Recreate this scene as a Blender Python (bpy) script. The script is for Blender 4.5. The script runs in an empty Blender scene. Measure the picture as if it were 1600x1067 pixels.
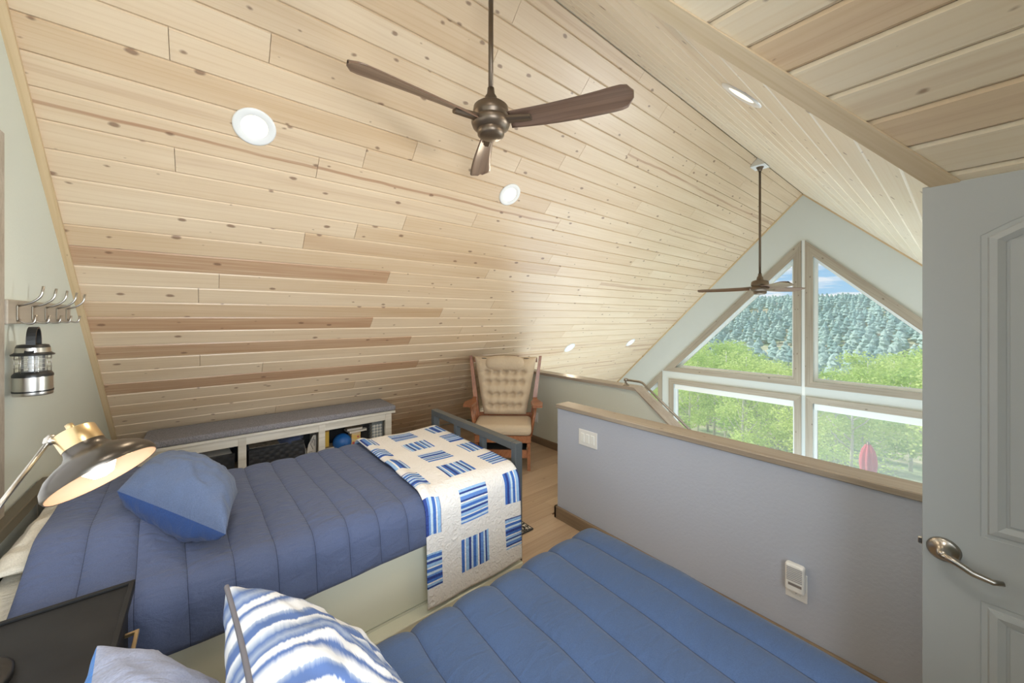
import bpy, bmesh, math, random
import numpy as np
from mathutils import Vector, Matrix, noise
random.seed(7)
PI = math.pi
SC = bpy.context.scene
COL = SC.collection
# ------------------------------------------------------------------ camera
TH = math.atan2(703, 578)
cam_d = bpy.data.cameras.new('camera'); cam = bpy.data.objects.new('camera', cam_d); COL.objects.link(cam)
cam.location = (0, 0, 1.62)
cam.rotation_euler = (PI/2, 0, -(PI/2 - TH))
cam_d.sensor_width = 36; cam_d.lens = 578/1600*36; cam_d.shift_y = -36.5/1600
cam_d.clip_start = 0.02; cam_d.clip_end = 2000
SC.camera = cam
# ------------------------------------------------------------------ exposure
SC.view_settings.view_transform = 'Standard'; SC.view_settings.look = 'None'
SC.view_settings.gamma = 1; SC.view_settings.exposure = 0.0
SC.view_settings.use_curve_mapping = False
SC.cycles.use_denoising = True
SC.cycles.max_bounces = 10; SC.cycles.diffuse_bounces = 6; SC.cycles.transparent_max_bounces = 16
SC.cycles.sample_clamp_indirect = 6
# ------------------------------------------------------------------ sky
W = bpy.data.worlds.new('sky'); SC.world = W; W.use_nodes = True
nt = W.node_tree; N = nt.nodes; LK = nt.links; N.clear()
o_ = N.new('ShaderNodeOutputWorld'); bg = N.new('ShaderNodeBackground'); LK.new(bg.outputs[0], o_.inputs[0])
tc = N.new('ShaderNodeTexCoord'); sep = N.new('ShaderNodeSeparateXYZ'); LK.new(tc.outputs['Generated'], sep.inputs[0])
gr = N.new('ShaderNodeValToRGB'); LK.new(sep.outputs[2], gr.inputs[0])
e = gr.color_ramp.elements; e[0].position = 0.0; e[0].color = (.40, .68, .92, 1); e[1].position = .35; e[1].color = (.10, .36, .78, 1)
mp = N.new('ShaderNodeMapping'); mp.inputs['Scale'].default_value = (3.4, 3.4, 26); LK.new(tc.outputs['Generated'], mp.inputs[0])
nz = N.new('ShaderNodeTexNoise'); nz.inputs['Scale'].default_value = 1.6; nz.inputs['Detail'].default_value = 6; nz.inputs['Roughness'].default_value = .6
LK.new(mp.outputs[0], nz.inputs['Vector'])
cr = N.new('ShaderNodeValToRGB'); cr.color_ramp.elements[0].position = .40; cr.color_ramp.elements[1].position = .53; LK.new(nz.outputs[0], cr.inputs[0])
mx = N.new('ShaderNodeMixRGB'); mx.inputs[2].default_value = (1.0, 1.0, 1.0, 1); LK.new(cr.outputs[0], mx.inputs[0]); LK.new(gr.outputs[0], mx.inputs[1])
LK.new(mx.outputs[0], bg.inputs[0]); bg.inputs[1].default_value = 1.1
# ------------------------------------------------------------------ sun, daylight and added fill lights
def light(name, typ, loc, energy, color=(1, 1, 1), size=None, size_y=None, dirv=None, **k):
    d = bpy.data.lights.new(name, typ); d.energy = energy; d.color = color
    if typ == 'AREA':
        d.shape = 'RECTANGLE'; d.size = size; d.size_y = size_y
    elif typ != 'SUN' and size: d.shadow_soft_size = size
    for a, b in k.items(): setattr(d, a, b)
    o = bpy.data.objects.new(name, d); COL.objects.link(o); o.location = loc
    if dirv is not None: o.rotation_euler = Vector(dirv).to_track_quat('-Z', 'Y').to_euler()
    return o
light('sun', 'SUN', (0, 40, 60), 4.6, (1, .96, .88), dirv=(.12, -.62, -.62), angle=.01)
light('daylight_gable_window', 'AREA', (-.53, 1.45, 1.6), 4, (1, .98, .94), 1.0, 1.15, (1, 0, 0))
light('dormer_fill', 'AREA', (.15, -.66, 1.55), 45, (.84, .92, 1), 1.0, 1.2, (0, 1, -.22), spread=2.3)  # added fill in front of an unseen, made-up window
light('overhead_fill', 'AREA', (.114, .15, 3.38), 34, (1, .95, .88), .6, .6, (0, 0, -1))  # soft fill added above the camera, no fixture exists here
light('great_room_fill', 'AREA', (5.6, -.95, .55), 48, (.94, .98, 1), 1.2, 1.0, (-6.2, 3.55, .75), spread=1.5)  # unseen fill added behind the door to brighten the gable wall
light('lower_room_fill', 'AREA', (5.1, 1.4, -1.9), 150, (.66, .84, 1), 2.6, 3.6, (0, 0, 1))  # unseen upward fill added to lift the far ceiling
light('lower_end_fill', 'AREA', (6.6, 1.4, -1.5), 62, (.74, .88, 1), 3.5, 1.8, (-1, 0, .35))  # unseen fill added against the lower wall, which has no doors

# ------------------------------------------------------------------ materials
def mat(name):
    m = bpy.data.materials.new(name); m.use_nodes = True
    t = m.node_tree; b = t.nodes['Principled BSDF']
    return m, t, b
def plain(name, col, rough=.6, metal=0, bump=0, bscale=200, spec=.5, sheen=0, vary=0, vscale=5):
    m, t, b = mat(name)
    b.inputs['Base Color'].default_value = (*col, 1); b.inputs['Roughness'].default_value = rough
    b.inputs['Metallic'].default_value = metal; b.inputs['Specular IOR Level'].default_value = spec
    if sheen: b.inputs['Sheen Weight'].default_value = sheen
    if vary:
        tc = t.nodes.new('ShaderNodeTexCoord'); n = t.nodes.new('ShaderNodeTexNoise'); n.inputs['Scale'].default_value = vscale; n.inputs['Detail'].default_value = 5
        t.links.new(tc.outputs['Object'], n.inputs['Vector'])
        mr = t.nodes.new('ShaderNodeMapRange'); mr.inputs[1].default_value = .3; mr.inputs[2].default_value = .7; mr.inputs[3].default_value = 1-vary; mr.inputs[4].default_value = 1+vary
        t.links.new(n.outputs[0], mr.inputs[0])
        mu = t.nodes.new('ShaderNodeVectorMath'); mu.operation = 'SCALE'; mu.inputs[0].default_value = col; t.links.new(mr.outputs[0], mu.inputs['Scale'])
        t.links.new(mu.outputs[0], b.inputs['Base Color'])
    if bump:
        tc = t.nodes.new('ShaderNodeTexCoord'); n = t.nodes.new('ShaderNodeTexNoise'); n.inputs['Scale'].default_value = bscale; n.inputs['Detail'].default_value = 3
        t.links.new(tc.outputs['Object'], n.inputs['Vector'])
        bp = t.nodes.new('ShaderNodeBump'); bp.inputs['Strength'].default_value = bump; bp.inputs['Distance'].default_value = .002
        t.links.new(n.outputs[0], bp.inputs['Height']); t.links.new(bp.outputs[0], b.inputs['Normal'])
    return m
def emit(name, col, s):
    m, t, b = mat(name); b.inputs['Base Color'].default_value = (*col, 1)
    b.inputs['Emission Color'].default_value = (*col, 1); b.inputs['Emission Strength'].default_value = s
    return m
def nd(t, typ, **k):
    n = t.nodes.new(typ)
    for a, v in k.items(): setattr(n, a, v)
    return n
def wood(name, light_c, dark_c, knot_c, streak_c, rough=.45, knots=1.0, objvary=True, grain=70., coat=0., kx=4.6, ky=8.5):
    """long grain along local x; object colour r = tone, g = heart streak"""
    m, t, b = mat(name); L = t.links
    tc = nd(t, 'ShaderNodeTexCoord'); oi = nd(t, 'ShaderNodeObjectInfo')
    rs = nd(t, 'ShaderNodeVectorMath', operation='SCALE'); rs.inputs[0].default_value = (37, 91, 53); L.new(oi.outputs['Random'], rs.inputs['Scale'])
    ad = nd(t, 'ShaderNodeVectorMath', operation='ADD'); L.new(tc.outputs['Object'], ad.inputs[0]); L.new(rs.outputs[0], ad.inputs[1])
    def stretch(v, src=ad):
        s = nd(t, 'ShaderNodeVectorMath', operation='MULTIPLY'); L.new(src.outputs[0], s.inputs[0]); s.inputs[1].default_value = v; return s
    g1 = nd(t, 'ShaderNodeTexNoise'); g1.inputs['Scale'].default_value = 1; g1.inputs['Detail'].default_value = 4; g1.inputs['Distortion'].default_value = .6
    L.new(stretch((1.6, grain, grain)).outputs[0], g1.inputs['Vector'])
    g2 = nd(t, 'ShaderNodeTexNoise'); g2.inputs['Scale'].default_value = 1; g2.inputs['Detail'].default_value = 3
    L.new(stretch((.9, 9, 9)).outputs[0], g2.inputs['Vector'])
    # cathedral grain lines
    wv = nd(t, 'ShaderNodeTexWave', wave_type='BANDS', bands_direction='Y'); wv.inputs['Scale'].default_value = 1; wv.inputs['Distortion'].default_value = 14; wv.inputs['Detail'].default_value = 1; wv.inputs['Detail Scale'].default_value = .6
    L.new(stretch((.9, 11, 11)).outputs[0], wv.inputs['Vector'])
    wr = nd(t, 'ShaderNodeMapRange'); wr.inputs[1].default_value = .8; wr.inputs[2].default_value = 1.; wr.inputs[3].default_value = 0; wr.inputs[4].default_value = .16; L.new(wv.outputs['Fac'], wr.inputs[0])
    a1 = nd(t, 'ShaderNodeMath', operation='MULTIPLY_ADD'); L.new(g1.outputs[0], a1.inputs[0]); a1.inputs[1].default_value = .55; L.new(g2.outputs[0], a1.inputs[2])
    a2 = nd(t, 'ShaderNodeMath', operation='ADD'); L.new(a1.outputs[0], a2.inputs[0]); L.new(wr.outputs[0], a2.inputs[1])
    if objvary:
        so = nd(t, 'ShaderNodeSeparateColor'); L.new(oi.outputs['Color'], so.inputs[0])
        a3 = nd(t, 'ShaderNodeMath', operation='ADD'); L.new(a2.outputs[0], a3.inputs[0]); L.new(so.outputs[0], a3.inputs[1]); fac = a3
    else: fac = a2
    mr = nd(t, 'ShaderNodeMapRange'); mr.inputs[1].default_value = .55; mr.inputs[2].default_value = 1.75 if objvary else 1.15; L.new(fac.outputs[0], mr.inputs[0])
    c = nd(t, 'ShaderNodeMixRGB'); c.inputs[1].default_value = (*light_c, 1); c.inputs[2].default_value = (*dark_c, 1); L.new(mr.outputs[0], c.inputs[0])
    last = c
    if objvary:
        # heart streak: wavering band along the board
        sp = nd(t, 'ShaderNodeSeparateXYZ'); L.new(tc.outputs['Object'], sp.inputs[0])
        n3 = nd(t, 'ShaderNodeTexNoise'); n3.inputs['Scale'].default_value = 1.3; n3.inputs['Detail'].default_value = 3
        L.new(stretch((1, .4, .4)).outputs[0], n3.inputs['Vector'])
        m1 = nd(t, 'ShaderNodeMath', operation='MULTIPLY_ADD'); L.new(n3.outputs[0], m1.inputs[0]); m1.inputs[1].default_value = .08; m1.inputs[2].default_value = -.035
        m2 = nd(t, 'ShaderNodeMath', operation='SUBTRACT'); L.new(sp.outputs[1], m2.inputs[0]); L.new(m1.outputs[0], m2.inputs[1])
        m3 = nd(t, 'ShaderNodeMath', operation='ABSOLUTE'); L.new(m2.outputs[0], m3.inputs[0])
        mw = nd(t, 'ShaderNodeMath', operation='MULTIPLY_ADD'); L.new(so.outputs[2], mw.inputs[0]); mw.inputs[1].default_value = .085; mw.inputs[2].default_value = .004
        m4 = nd(t, 'ShaderNodeMath', operation='DIVIDE'); L.new(m3.outputs[0], m4.inputs[0]); L.new(mw.outputs[0], m4.inputs[1])
        m5 = nd(t, 'ShaderNodeMapRange'); m5.inputs[1].default_value = 1.3; m5.inputs[2].default_value = .7; L.new(m4.outputs[0], m5.inputs[0])
        m6 = nd(t, 'ShaderNodeMath', operation='MULTIPLY'); L.new(m5.outputs[0], m6.inputs[0]); L.new(so.outputs[1], m6.inputs[1])
        m7 = nd(t, 'ShaderNodeMath', operation='MULTIPLY'); L.new(m6.outputs[0], m7.inputs[0]); L.new(g1.outputs[0], m7.inputs[1])
        m8 = nd(t, 'ShaderNodeMath', operation='MULTIPLY', use_clamp=True); L.new(m7.outputs[0], m8.inputs[0]); m8.inputs[1].default_value = 1.25
        c2 = nd(t, 'ShaderNodeMixRGB'); c2.inputs[2].default_value = (*streak_c, 1); L.new(m8.outputs[0], c2.inputs[0]); L.new(last.outputs[0], c2.inputs[1]); last = c2
    if knots:
        vo = nd(t, 'ShaderNodeTexVoronoi', voronoi_dimensions='2D'); vo.inputs['Scale'].default_value = 1
        dn = nd(t, 'ShaderNodeTexNoise'); dn.inputs['Scale'].default_value = 3; L.new(stretch((6, 12, 6)).outputs[0], dn.inputs['Vector'])
        dm = nd(t, 'ShaderNodeVectorMath', operation='MULTIPLY_ADD'); L.new(dn.outputs['Color'], dm.inputs[0]); dm.inputs[1].default_value = (.10, .10, 0); L.new(stretch((kx, ky, 1)).outputs[0], dm.inputs[2])
        L.new(dm.outputs[0], vo.inputs['Vector'])
        sc = nd(t, 'ShaderNodeSeparateColor'); L.new(vo.outputs['Color'], sc.inputs[0])
        kr = nd(t, 'ShaderNodeMapRange'); kr.inputs[1].default_value = .30; kr.inputs[2].default_value = 1; kr.inputs[3].default_value = .0; kr.inputs[4].default_value = .12*knots; L.new(sc.outputs[0], kr.inputs[0])
        ks = nd(t, 'ShaderNodeMath', operation='SUBTRACT'); L.new(kr.outputs[0], ks.inputs[0]); L.new(vo.outputs['Distance'], ks.inputs[1])
        kk = nd(t, 'ShaderNodeMapRange'); kk.inputs[1].default_value = 0; kk.inputs[2].default_value = .05; kk.inputs[4].default_value = .75; L.new(ks.outputs[0], kk.inputs[0])
        c3 = nd(t, 'ShaderNodeMixRGB'); c3.inputs[2].default_value = (*knot_c, 1); L.new(kk.outputs[0], c3.inputs[0]); L.new(last.outputs[0], c3.inputs[1]); last = c3
    L.new(last.outputs[0], b.inputs['Base Color']); b.inputs['Roughness'].default_value = rough
    if coat: b.inputs['Coat Weight'].default_value = coat; b.inputs['Coat Roughness'].default_value = .25
    bp = nd(t, 'ShaderNodeBump'); bp.inputs['Strength'].default_value = .15; bp.inputs['Distance'].default_value = .001; L.new(g1.outputs[0], bp.inputs['Height']); L.new(bp.outputs[0], b.inputs['Normal'])
    return m
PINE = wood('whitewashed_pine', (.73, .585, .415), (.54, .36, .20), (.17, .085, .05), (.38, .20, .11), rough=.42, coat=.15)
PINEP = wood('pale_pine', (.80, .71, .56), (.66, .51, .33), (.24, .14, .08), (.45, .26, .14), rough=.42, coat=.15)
PTRIM = wood('pine_trim', (.66, .50, .31), (.52, .37, .20), (.2, .1, .05), (.4, .2, .1), knots=.8, objvary=False)
GTRIM = wood('grey_stained_trim', (.44, .385, .31), (.29, .245, .19), (.09, .06, .04), (.3, .2, .1), knots=.8, objvary=False, grain=60)
PALET = wood('pale_trim', (.70, .58, .42), (.56, .43, .27), (.24, .13, .07), (.3, .2, .1), knots=.8, objvary=False)
CAPW = wood('cap_wood', (.42, .365, .30), (.27, .215, .16), (.12, .07, .04), (.3, .2, .1), knots=.8, objvary=False, grain=60)
BASEW = wood('baseboard_wood', (.27, .20, .13), (.18, .125, .08), (.10, .06, .04), (.2, .1, .1), knots=.4, objvary=False)
FLOORM = wood('oak_laminate', (.54, .405, .28), (.32, .22, .14), (.17, .10, .06), (.3, .18, .1), rough=.4, knots=.5, grain=45, kx=2, ky=6)
CHAIRW = wood('glider_wood', (.40, .165, .075), (.20, .07, .03), (.10, .04, .02), (.2, .08, .04), rough=.35, knots=0, objvary=False, grain=50, coat=.3)
BENCHW = wood('whitewashed_bench_wood', (.74, .71, .64), (.50, .46, .39), (.4, .35, .3), (.4, .3, .2), knots=0, objvary=False, grain=60)
SHELFW = wood('natural_shelf_wood', (.62, .46, .28), (.45, .30, .17), (.3, .2, .1), (.4, .2, .1), knots=0, objvary=False)
BLADEW = wood('walnut_blade', (.24, .15, .105), (.11, .065, .045), (.1, .05, .03), (.1, .05, .03), rough=.4, knots=0, objvary=False, grain=40, coat=.2)
WALLM = plain('sage_white_paint', (.64, .67, .59), .7, bump=.35, bscale=70)
WALLF = plain('grey_white_paint', (.64, .67, .645), .7, bump=.35, bscale=70)
WALLH = plain('half_wall_paint', (.445, .475, .55), .7, bump=.5, bscale=60)
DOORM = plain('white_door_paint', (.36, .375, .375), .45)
WHITE = plain('white_plastic', (.80, .80, .78), .35)
BRIGHTW = plain('white_window_vinyl', (.82, .83, .80), .4)
DARK = plain('dark_gap', (.03, .03, .03), .8)
STEEL = plain('brushed_steel', (.55, .52, .47), .3, 1, vary=.1)
NICKEL = plain('satin_nickel', (.42, .39, .35), .28, 1)
BRASS = plain('brushed_brass', (.78, .60, .34), .28, 1)
BRONZE = plain('fan_bronze', (.17, .13, .095), .38, .75)
SHADE = plain('lamp_shade_metal', (.10, .088, .075), .30, .9)
SHADEIN = plain('lamp_shade_inside', (.52, .36, .26), .6)
BLACKP = plain('black_plastic', (.012, .012, .012), .35)
FRAMEG = plain('charcoal_metal', (.085, .095, .10), .42, .3)
NIGHT = plain('nightstand_black', (.013, .013, .013), .6, spec=.25, vary=.3, vscale=8)
CREAM = plain('cream_bed_paint', (.66, .65, .52), .5)
def fabric(name, col, weave=900, vary=.12, vs=300, sheen=.1, wr=.5, wsc=14, col2=None):
    m, t, b = mat(name); L = t.links
    tc = nd(t, 'ShaderNodeTexCoord')
    n = nd(t, 'ShaderNodeTexNoise'); n.inputs['Scale'].default_value = vs; n.inputs['Detail'].default_value = 2; L.new(tc.outputs['Object'], n.inputs['Vector'])
    mr = nd(t, 'ShaderNodeMapRange'); mr.inputs[1].default_value = .3; mr.inputs[2].default_value = .7; L.new(n.outputs[0], mr.inputs[0])
    c = nd(t, 'ShaderNodeMixRGB'); L.new(mr.outputs[0], c.inputs[0])
    c2 = col2 or tuple(x*(1+vary) for x in col)
    c.inputs[1].default_value = (*[x*(1-vary) for x in col], 1); c.inputs[2].default_value = (*c2, 1)
    L.new(c.outputs[0], b.inputs['Base Color']); b.inputs['Roughness'].default_value = .85; b.inputs['Sheen Weight'].default_value = sheen; b.inputs['Specular IOR Level'].default_value = .2
    w = nd(t, 'ShaderNodeTexNoise'); w.inputs['Scale'].default_value = wsc; w.inputs['Detail'].default_value = 5; w.inputs['Distortion'].default_value = .8
    st = nd(t, 'ShaderNodeMapping'); st.inputs['Scale'].default_value = (1.0, 2.6, 1.6); L.new(tc.outputs['Object'], st.inputs[0]); L.new(st.outputs[0], w.inputs['Vector'])
    b1 = nd(t, 'ShaderNodeBump'); b1.inputs['Strength'].default_value = wr; b1.inputs['Distance'].default_value = .022; L.new(w.outputs[0], b1.inputs['Height'])
    b2 = nd(t, 'ShaderNodeBump'); b2.inputs['Strength'].default_value = .25; b2.inputs['Distance'].default_value = .0015; L.new(n.outputs[0], b2.inputs['Height']); L.new(b1.outputs[0], b2.inputs['Normal'])
    L.new(b2.outputs[0], b.inputs['Normal'])
    return m, t, b, c
def comforter_mat(name, col, wr=.55):
    m, t, b, c = fabric(name, col, vs=350, vary=.10, wr=wr, wsc=11)
    at = nd(t, 'ShaderNodeAttribute', attribute_name='thread'); mixn = nd(t, 'ShaderNodeMixRGB'); t.links.new(at.outputs['Fac'], mixn.inputs[0])
    t.links.new(c.outputs[0], mixn.inputs[1]); mixn.inputs[2].default_value = (.012, .015, .03, 1); t.links.new(mixn.outputs[0], b.inputs['Base Color'])
    return m
COMF1 = comforter_mat('comforter_slate_blue', (.078, .098, .172))
COMF2 = comforter_mat('comforter_blue', (.042, .070, .138), .2)
PILB = fabric('pillow_heather_blue', (.09, .122, .205), wr=.3, wsc=7)[0]
PILD = fabric('pillow_deep_blue', (.022, .055, .17), wr=.4, wsc=7)[0]
PILG = fabric('pillow_grey_blue', (.25, .27, .36), wr=.4, wsc=9)[0]
PILS = fabric('pillow_sky_blue', (.04, .16, .45), wr=.3, wsc=9)[0]
PILW = fabric('pillow_white', (.74, .69, .58), wr=.5, wsc=9)[0]
TWEED = fabric('tweed_cushion', (.23, .22, .235), vary=.35, vs=160, wr=.05)[0]
BEIGE = fabric('beige_cushion', (.60, .48, .34), vary=.08, vs=250, wr=.25, wsc=22)[0]
PIPING = plain('dark_piping', (.12, .11, .12), .7)
def quilt_mat():
    m, t, b = mat('patchwork_quilt'); L = t.links
    uv = nd(t, 'ShaderNodeTexCoord'); sp = nd(t, 'ShaderNodeSeparateXYZ'); L.new(uv.outputs['UV'], sp.inputs[0])
    def M(op, a, bb=None, cc=None, clamp=False):
        n = nd(t, 'ShaderNodeMath', operation=op, use_clamp=clamp)
        for i, v in enumerate((a, bb, cc)):
            if v is None: continue
            if hasattr(v, 'outputs'): L.new(v.outputs[0], n.inputs[i])
            elif hasattr(v, 'is_linked'): L.new(v, n.inputs[i])
            else: n.inputs[i].default_value = v
        return n
    # u is x in metres, v is arc length in metres up from the near hem
    cu = M('DIVIDE', M('SUBTRACT', sp.outputs[0], .655), .272); cv = M('DIVIDE', M('SUBTRACT', sp.outputs[1], .050), .235)
    iu = M('FLOOR', cu); iv = M('FLOOR', cv); fu = M('SUBTRACT', cu, iu); fv = M('SUBTRACT', cv, iv)
    inside = M('MULTIPLY', M('GREATER_THAN', iv, -.5), M('MULTIPLY', M('LESS_THAN', M('ABSOLUTE', M('SUBTRACT', fu, .44)), .30), M('LESS_THAN', M('ABSOLUTE', M('SUBTRACT', fv, .5)), .335)))
    par = M('MODULO', M('ADD', M('ADD', iu, iv), 20), 2)
    dif = M('SUBTRACT', fu, fv); sc_ = M('MULTIPLY_ADD', par, dif, fv)   # par=1: stripes vary with u
    wn = nd(t, 'ShaderNodeTexWhiteNoise', noise_dimensions='2D'); cb = nd(t, 'ShaderNodeCombineXYZ'); L.new(iu.outputs[0], cb.inputs[0]); L.new(iv.outputs[0], cb.inputs[1]); L.new(cb.outputs[0], wn.inputs['Vector'])
    co = M('FRACT', M('MULTIPLY_ADD', wn.outputs['Value'], 3, M('MULTIPLY', sc_, 1.25)))
    rp = nd(t, 'ShaderNodeValToRGB'); r = rp.color_ramp; r.interpolation = 'CONSTANT'
    navy, blue, mid, sky, pale, wh = (.035, .06, .23), (.06, .15, .45), (.12, .24, .55), (.28, .45, .68), (.50, .62, .72), (.75, .74, .72)
    seq = [(0, navy), (.07, mid), (.11, pale), (.17, blue), (.25, wh), (.28, sky), (.36, navy), (.42, pale), (.47, blue), (.55, sky), (.59, wh), (.63, navy), (.67, mid), (.75, pale), (.80, navy), (.84, sky), (.90, wh), (.93, blue)]
    while len(r.elements) < len(seq): r.elements.new(.5)
    for el, (p, c) in zip(r.elements, sorted(seq)): el.position = p; el.color = (*c, 1)
    for k_, (p, c) in enumerate(seq): r.elements[k_].position = p; r.elements[k_].color = (*c, 1)
    L.new(co.outputs[0], rp.inputs[0])
    mx = nd(t, 'ShaderNodeMixRGB'); L.new(inside.outputs[0], mx.inputs[0]); mx.inputs[1].default_value = (.72, .69, .655, 1); L.new(rp.outputs[0], mx.inputs[2])
    L.new(mx.outputs[0], b.inputs['Base Color']); b.inputs['Roughness'].default_value = .9; b.inputs['Specular IOR Level'].default_value = .15
    n = nd(t, 'ShaderNodeTexNoise'); n.inputs['Scale'].default_value = 55; n.inputs['Detail'].default_value = 2; n.inputs['Distortion'].default_value = 1
    L.new(uv.outputs['Object'], n.inputs['Vector'])
    bp = nd(t, 'ShaderNodeBump'); bp.inputs['Strength'].default_value = .9; bp.inputs['Distance'].default_value = .009; L.new(n.outputs[0], bp.inputs['Height']); L.new(bp.outputs[0], b.inputs['Normal'])
    return m
QUILT = quilt_mat()
def ikat_mat():
    m, t, b = mat('ikat_stripe'); L = t.links
    uv = nd(t, 'ShaderNodeTexCoord'); n = nd(t, 'ShaderNodeTexNoise'); n.inputs['Scale'].default_value = 2.3; n.inputs['Detail'].default_value = 1
    L.new(uv.outputs['UV'], n.inputs['Vector'])
    hi = nd(t, 'ShaderNodeTexNoise'); hi.inputs['Scale'].default_value = 1; mp = nd(t, 'ShaderNodeMapping'); mp.inputs['Scale'].default_value = (6, 90, 1); L.new(uv.outputs['UV'], mp.inputs[0]); L.new(mp.outputs[0], hi.inputs['Vector'])
    sp = nd(t, 'ShaderNodeSeparateXYZ'); L.new(uv.outputs['UV'], sp.inputs[0])
    def M(op, a, bb=None, cc=None):
        q = nd(t, 'ShaderNodeMath', operation=op)
        for i, v in enumerate((a, bb, cc)):
            if v is None: continue
            if hasattr(v, 'outputs'): L.new(v.outputs[0], q.inputs[i])
            elif hasattr(v, 'is_linked'): L.new(v, q.inputs[i])
            else: q.inputs[i].default_value = v
        return q
    # chevrons running across the pillow
    zig = M('PINGPONG', M('MULTIPLY', sp.outputs[1], 2.0), .5)
    s = M('ADD', M('MULTIPLY_ADD', n.outputs[0], .28, M('MULTIPLY', zig, .16)), M('MULTIPLY_ADD', hi.outputs[0], .03, sp.outputs[0]))
    f = M('FRACT', M('MULTIPLY', s, 2.5))
    rp = nd(t, 'ShaderNodeValToRGB'); r = rp.color_ramp
    wh, bl, gy = (.66, .66, .66, 1), (.075, .13, .30, 1), (.27, .32, .42, 1)
    seq = [(0, bl), (.10, wh), (.24, wh), (.27, gy), (.33, bl), (.42, bl), (.45, wh), (.55, gy), (.60, bl), (.70, gy), (.80, bl), (.84, wh), (.92, wh), (.97, bl)]
    while len(r.elements) < len(seq): r.elements.new(.5)
    for k_, (p, c) in enumerate(seq): r.elements[k_].position = p; r.elements[k_].color = c
    L.new(f.outputs[0], rp.inputs[0]); L.new(rp.outputs[0], b.inputs['Base Color']); b.inputs['Roughness'].default_value = .9
    bp = nd(t, 'ShaderNodeBump'); bp.inputs['Strength'].default_value = .25; bp.inputs['Distance'].default_value = .002; L.new(hi.outputs[0], bp.inputs['Height']); L.new(bp.outputs[0], b.inputs['Normal'])
    return m
IKAT = ikat_mat()
def glass_mat(name, haze):
    m, t, b = mat(name); L = t.links; t.nodes.remove(b)
    out = t.nodes['Material Output']; tr = nd(t, 'ShaderNodeBsdfTransparent'); gl = nd(t, 'ShaderNodeBsdfGlossy'); gl.inputs['Roughness'].default_value = .02
    df = nd(t, 'ShaderNodeBsdfDiffuse'); df.inputs[0].default_value = (.85, .88, .9, 1)
    tl = nd(t, 'ShaderNodeBsdfTranslucent'); tl.inputs[0].default_value = (.85, .88, .9, 1)
    fr = nd(t, 'ShaderNodeFresnel'); fr.inputs[0].default_value = 1.3
    a = nd(t, 'ShaderNodeMixShader'); L.new(fr.outputs[0], a.inputs[0]); L.new(tr.outputs[0], a.inputs[1]); L.new(gl.outputs[0], a.inputs[2])
    dd = nd(t, 'ShaderNodeMixShader'); dd.inputs[0].default_value = .5; L.new(df.outputs[0], dd.inputs[1]); L.new(tl.outputs[0], dd.inputs[2])
    c = nd(t, 'ShaderNodeMixShader'); c.inputs[0].default_value = haze; L.new(a.outputs[0], c.inputs[1]); L.new(dd.outputs[0], c.inputs[2])
    L.new(c.outputs[0], out.inputs[0]); return m
GLASS = glass_mat('window_glass', .11); GLASSH = glass_mat('screened_glass', .20)
CLEARP = glass_mat('clear_lantern_plastic', .14)

# ------------------------------------------------------------------ helpers
def link(name, me, m=None, parent=None, smooth=False, base=None):
    o = bpy.data.objects.new(name, me); COL.objects.link(o)
    if m is not None:
        for q in (m if isinstance(m, (list, tuple)) else [m]): me.materials.append(q)
    if smooth:
        me.polygons.foreach_set('use_smooth', [True]*len(me.polygons))
    if parent is not None:
        o.parent = parent; o.matrix_parent_inverse = parent_world(parent).inverted()
    return o
def parent_world(p):
    mtx = p.matrix_basis.copy()
    if p.parent: mtx = parent_world(p.parent) @ p.matrix_parent_inverse @ mtx
    return mtx
def tag(o, label=None, cat=None, group=None, kind=None):
    if label: o['label'] = label
    if cat: o['category'] = cat
    if group: o['group'] = group
    if kind: o['kind'] = kind
    return o
def empty(name, loc, label, cat, group=None, rz=0):
    o = bpy.data.objects.new(name, None); COL.objects.link(o); o.location = loc; o.rotation_euler = (0, 0, rz); o.empty_display_size = .1
    return tag(o, label, cat, group)
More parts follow.
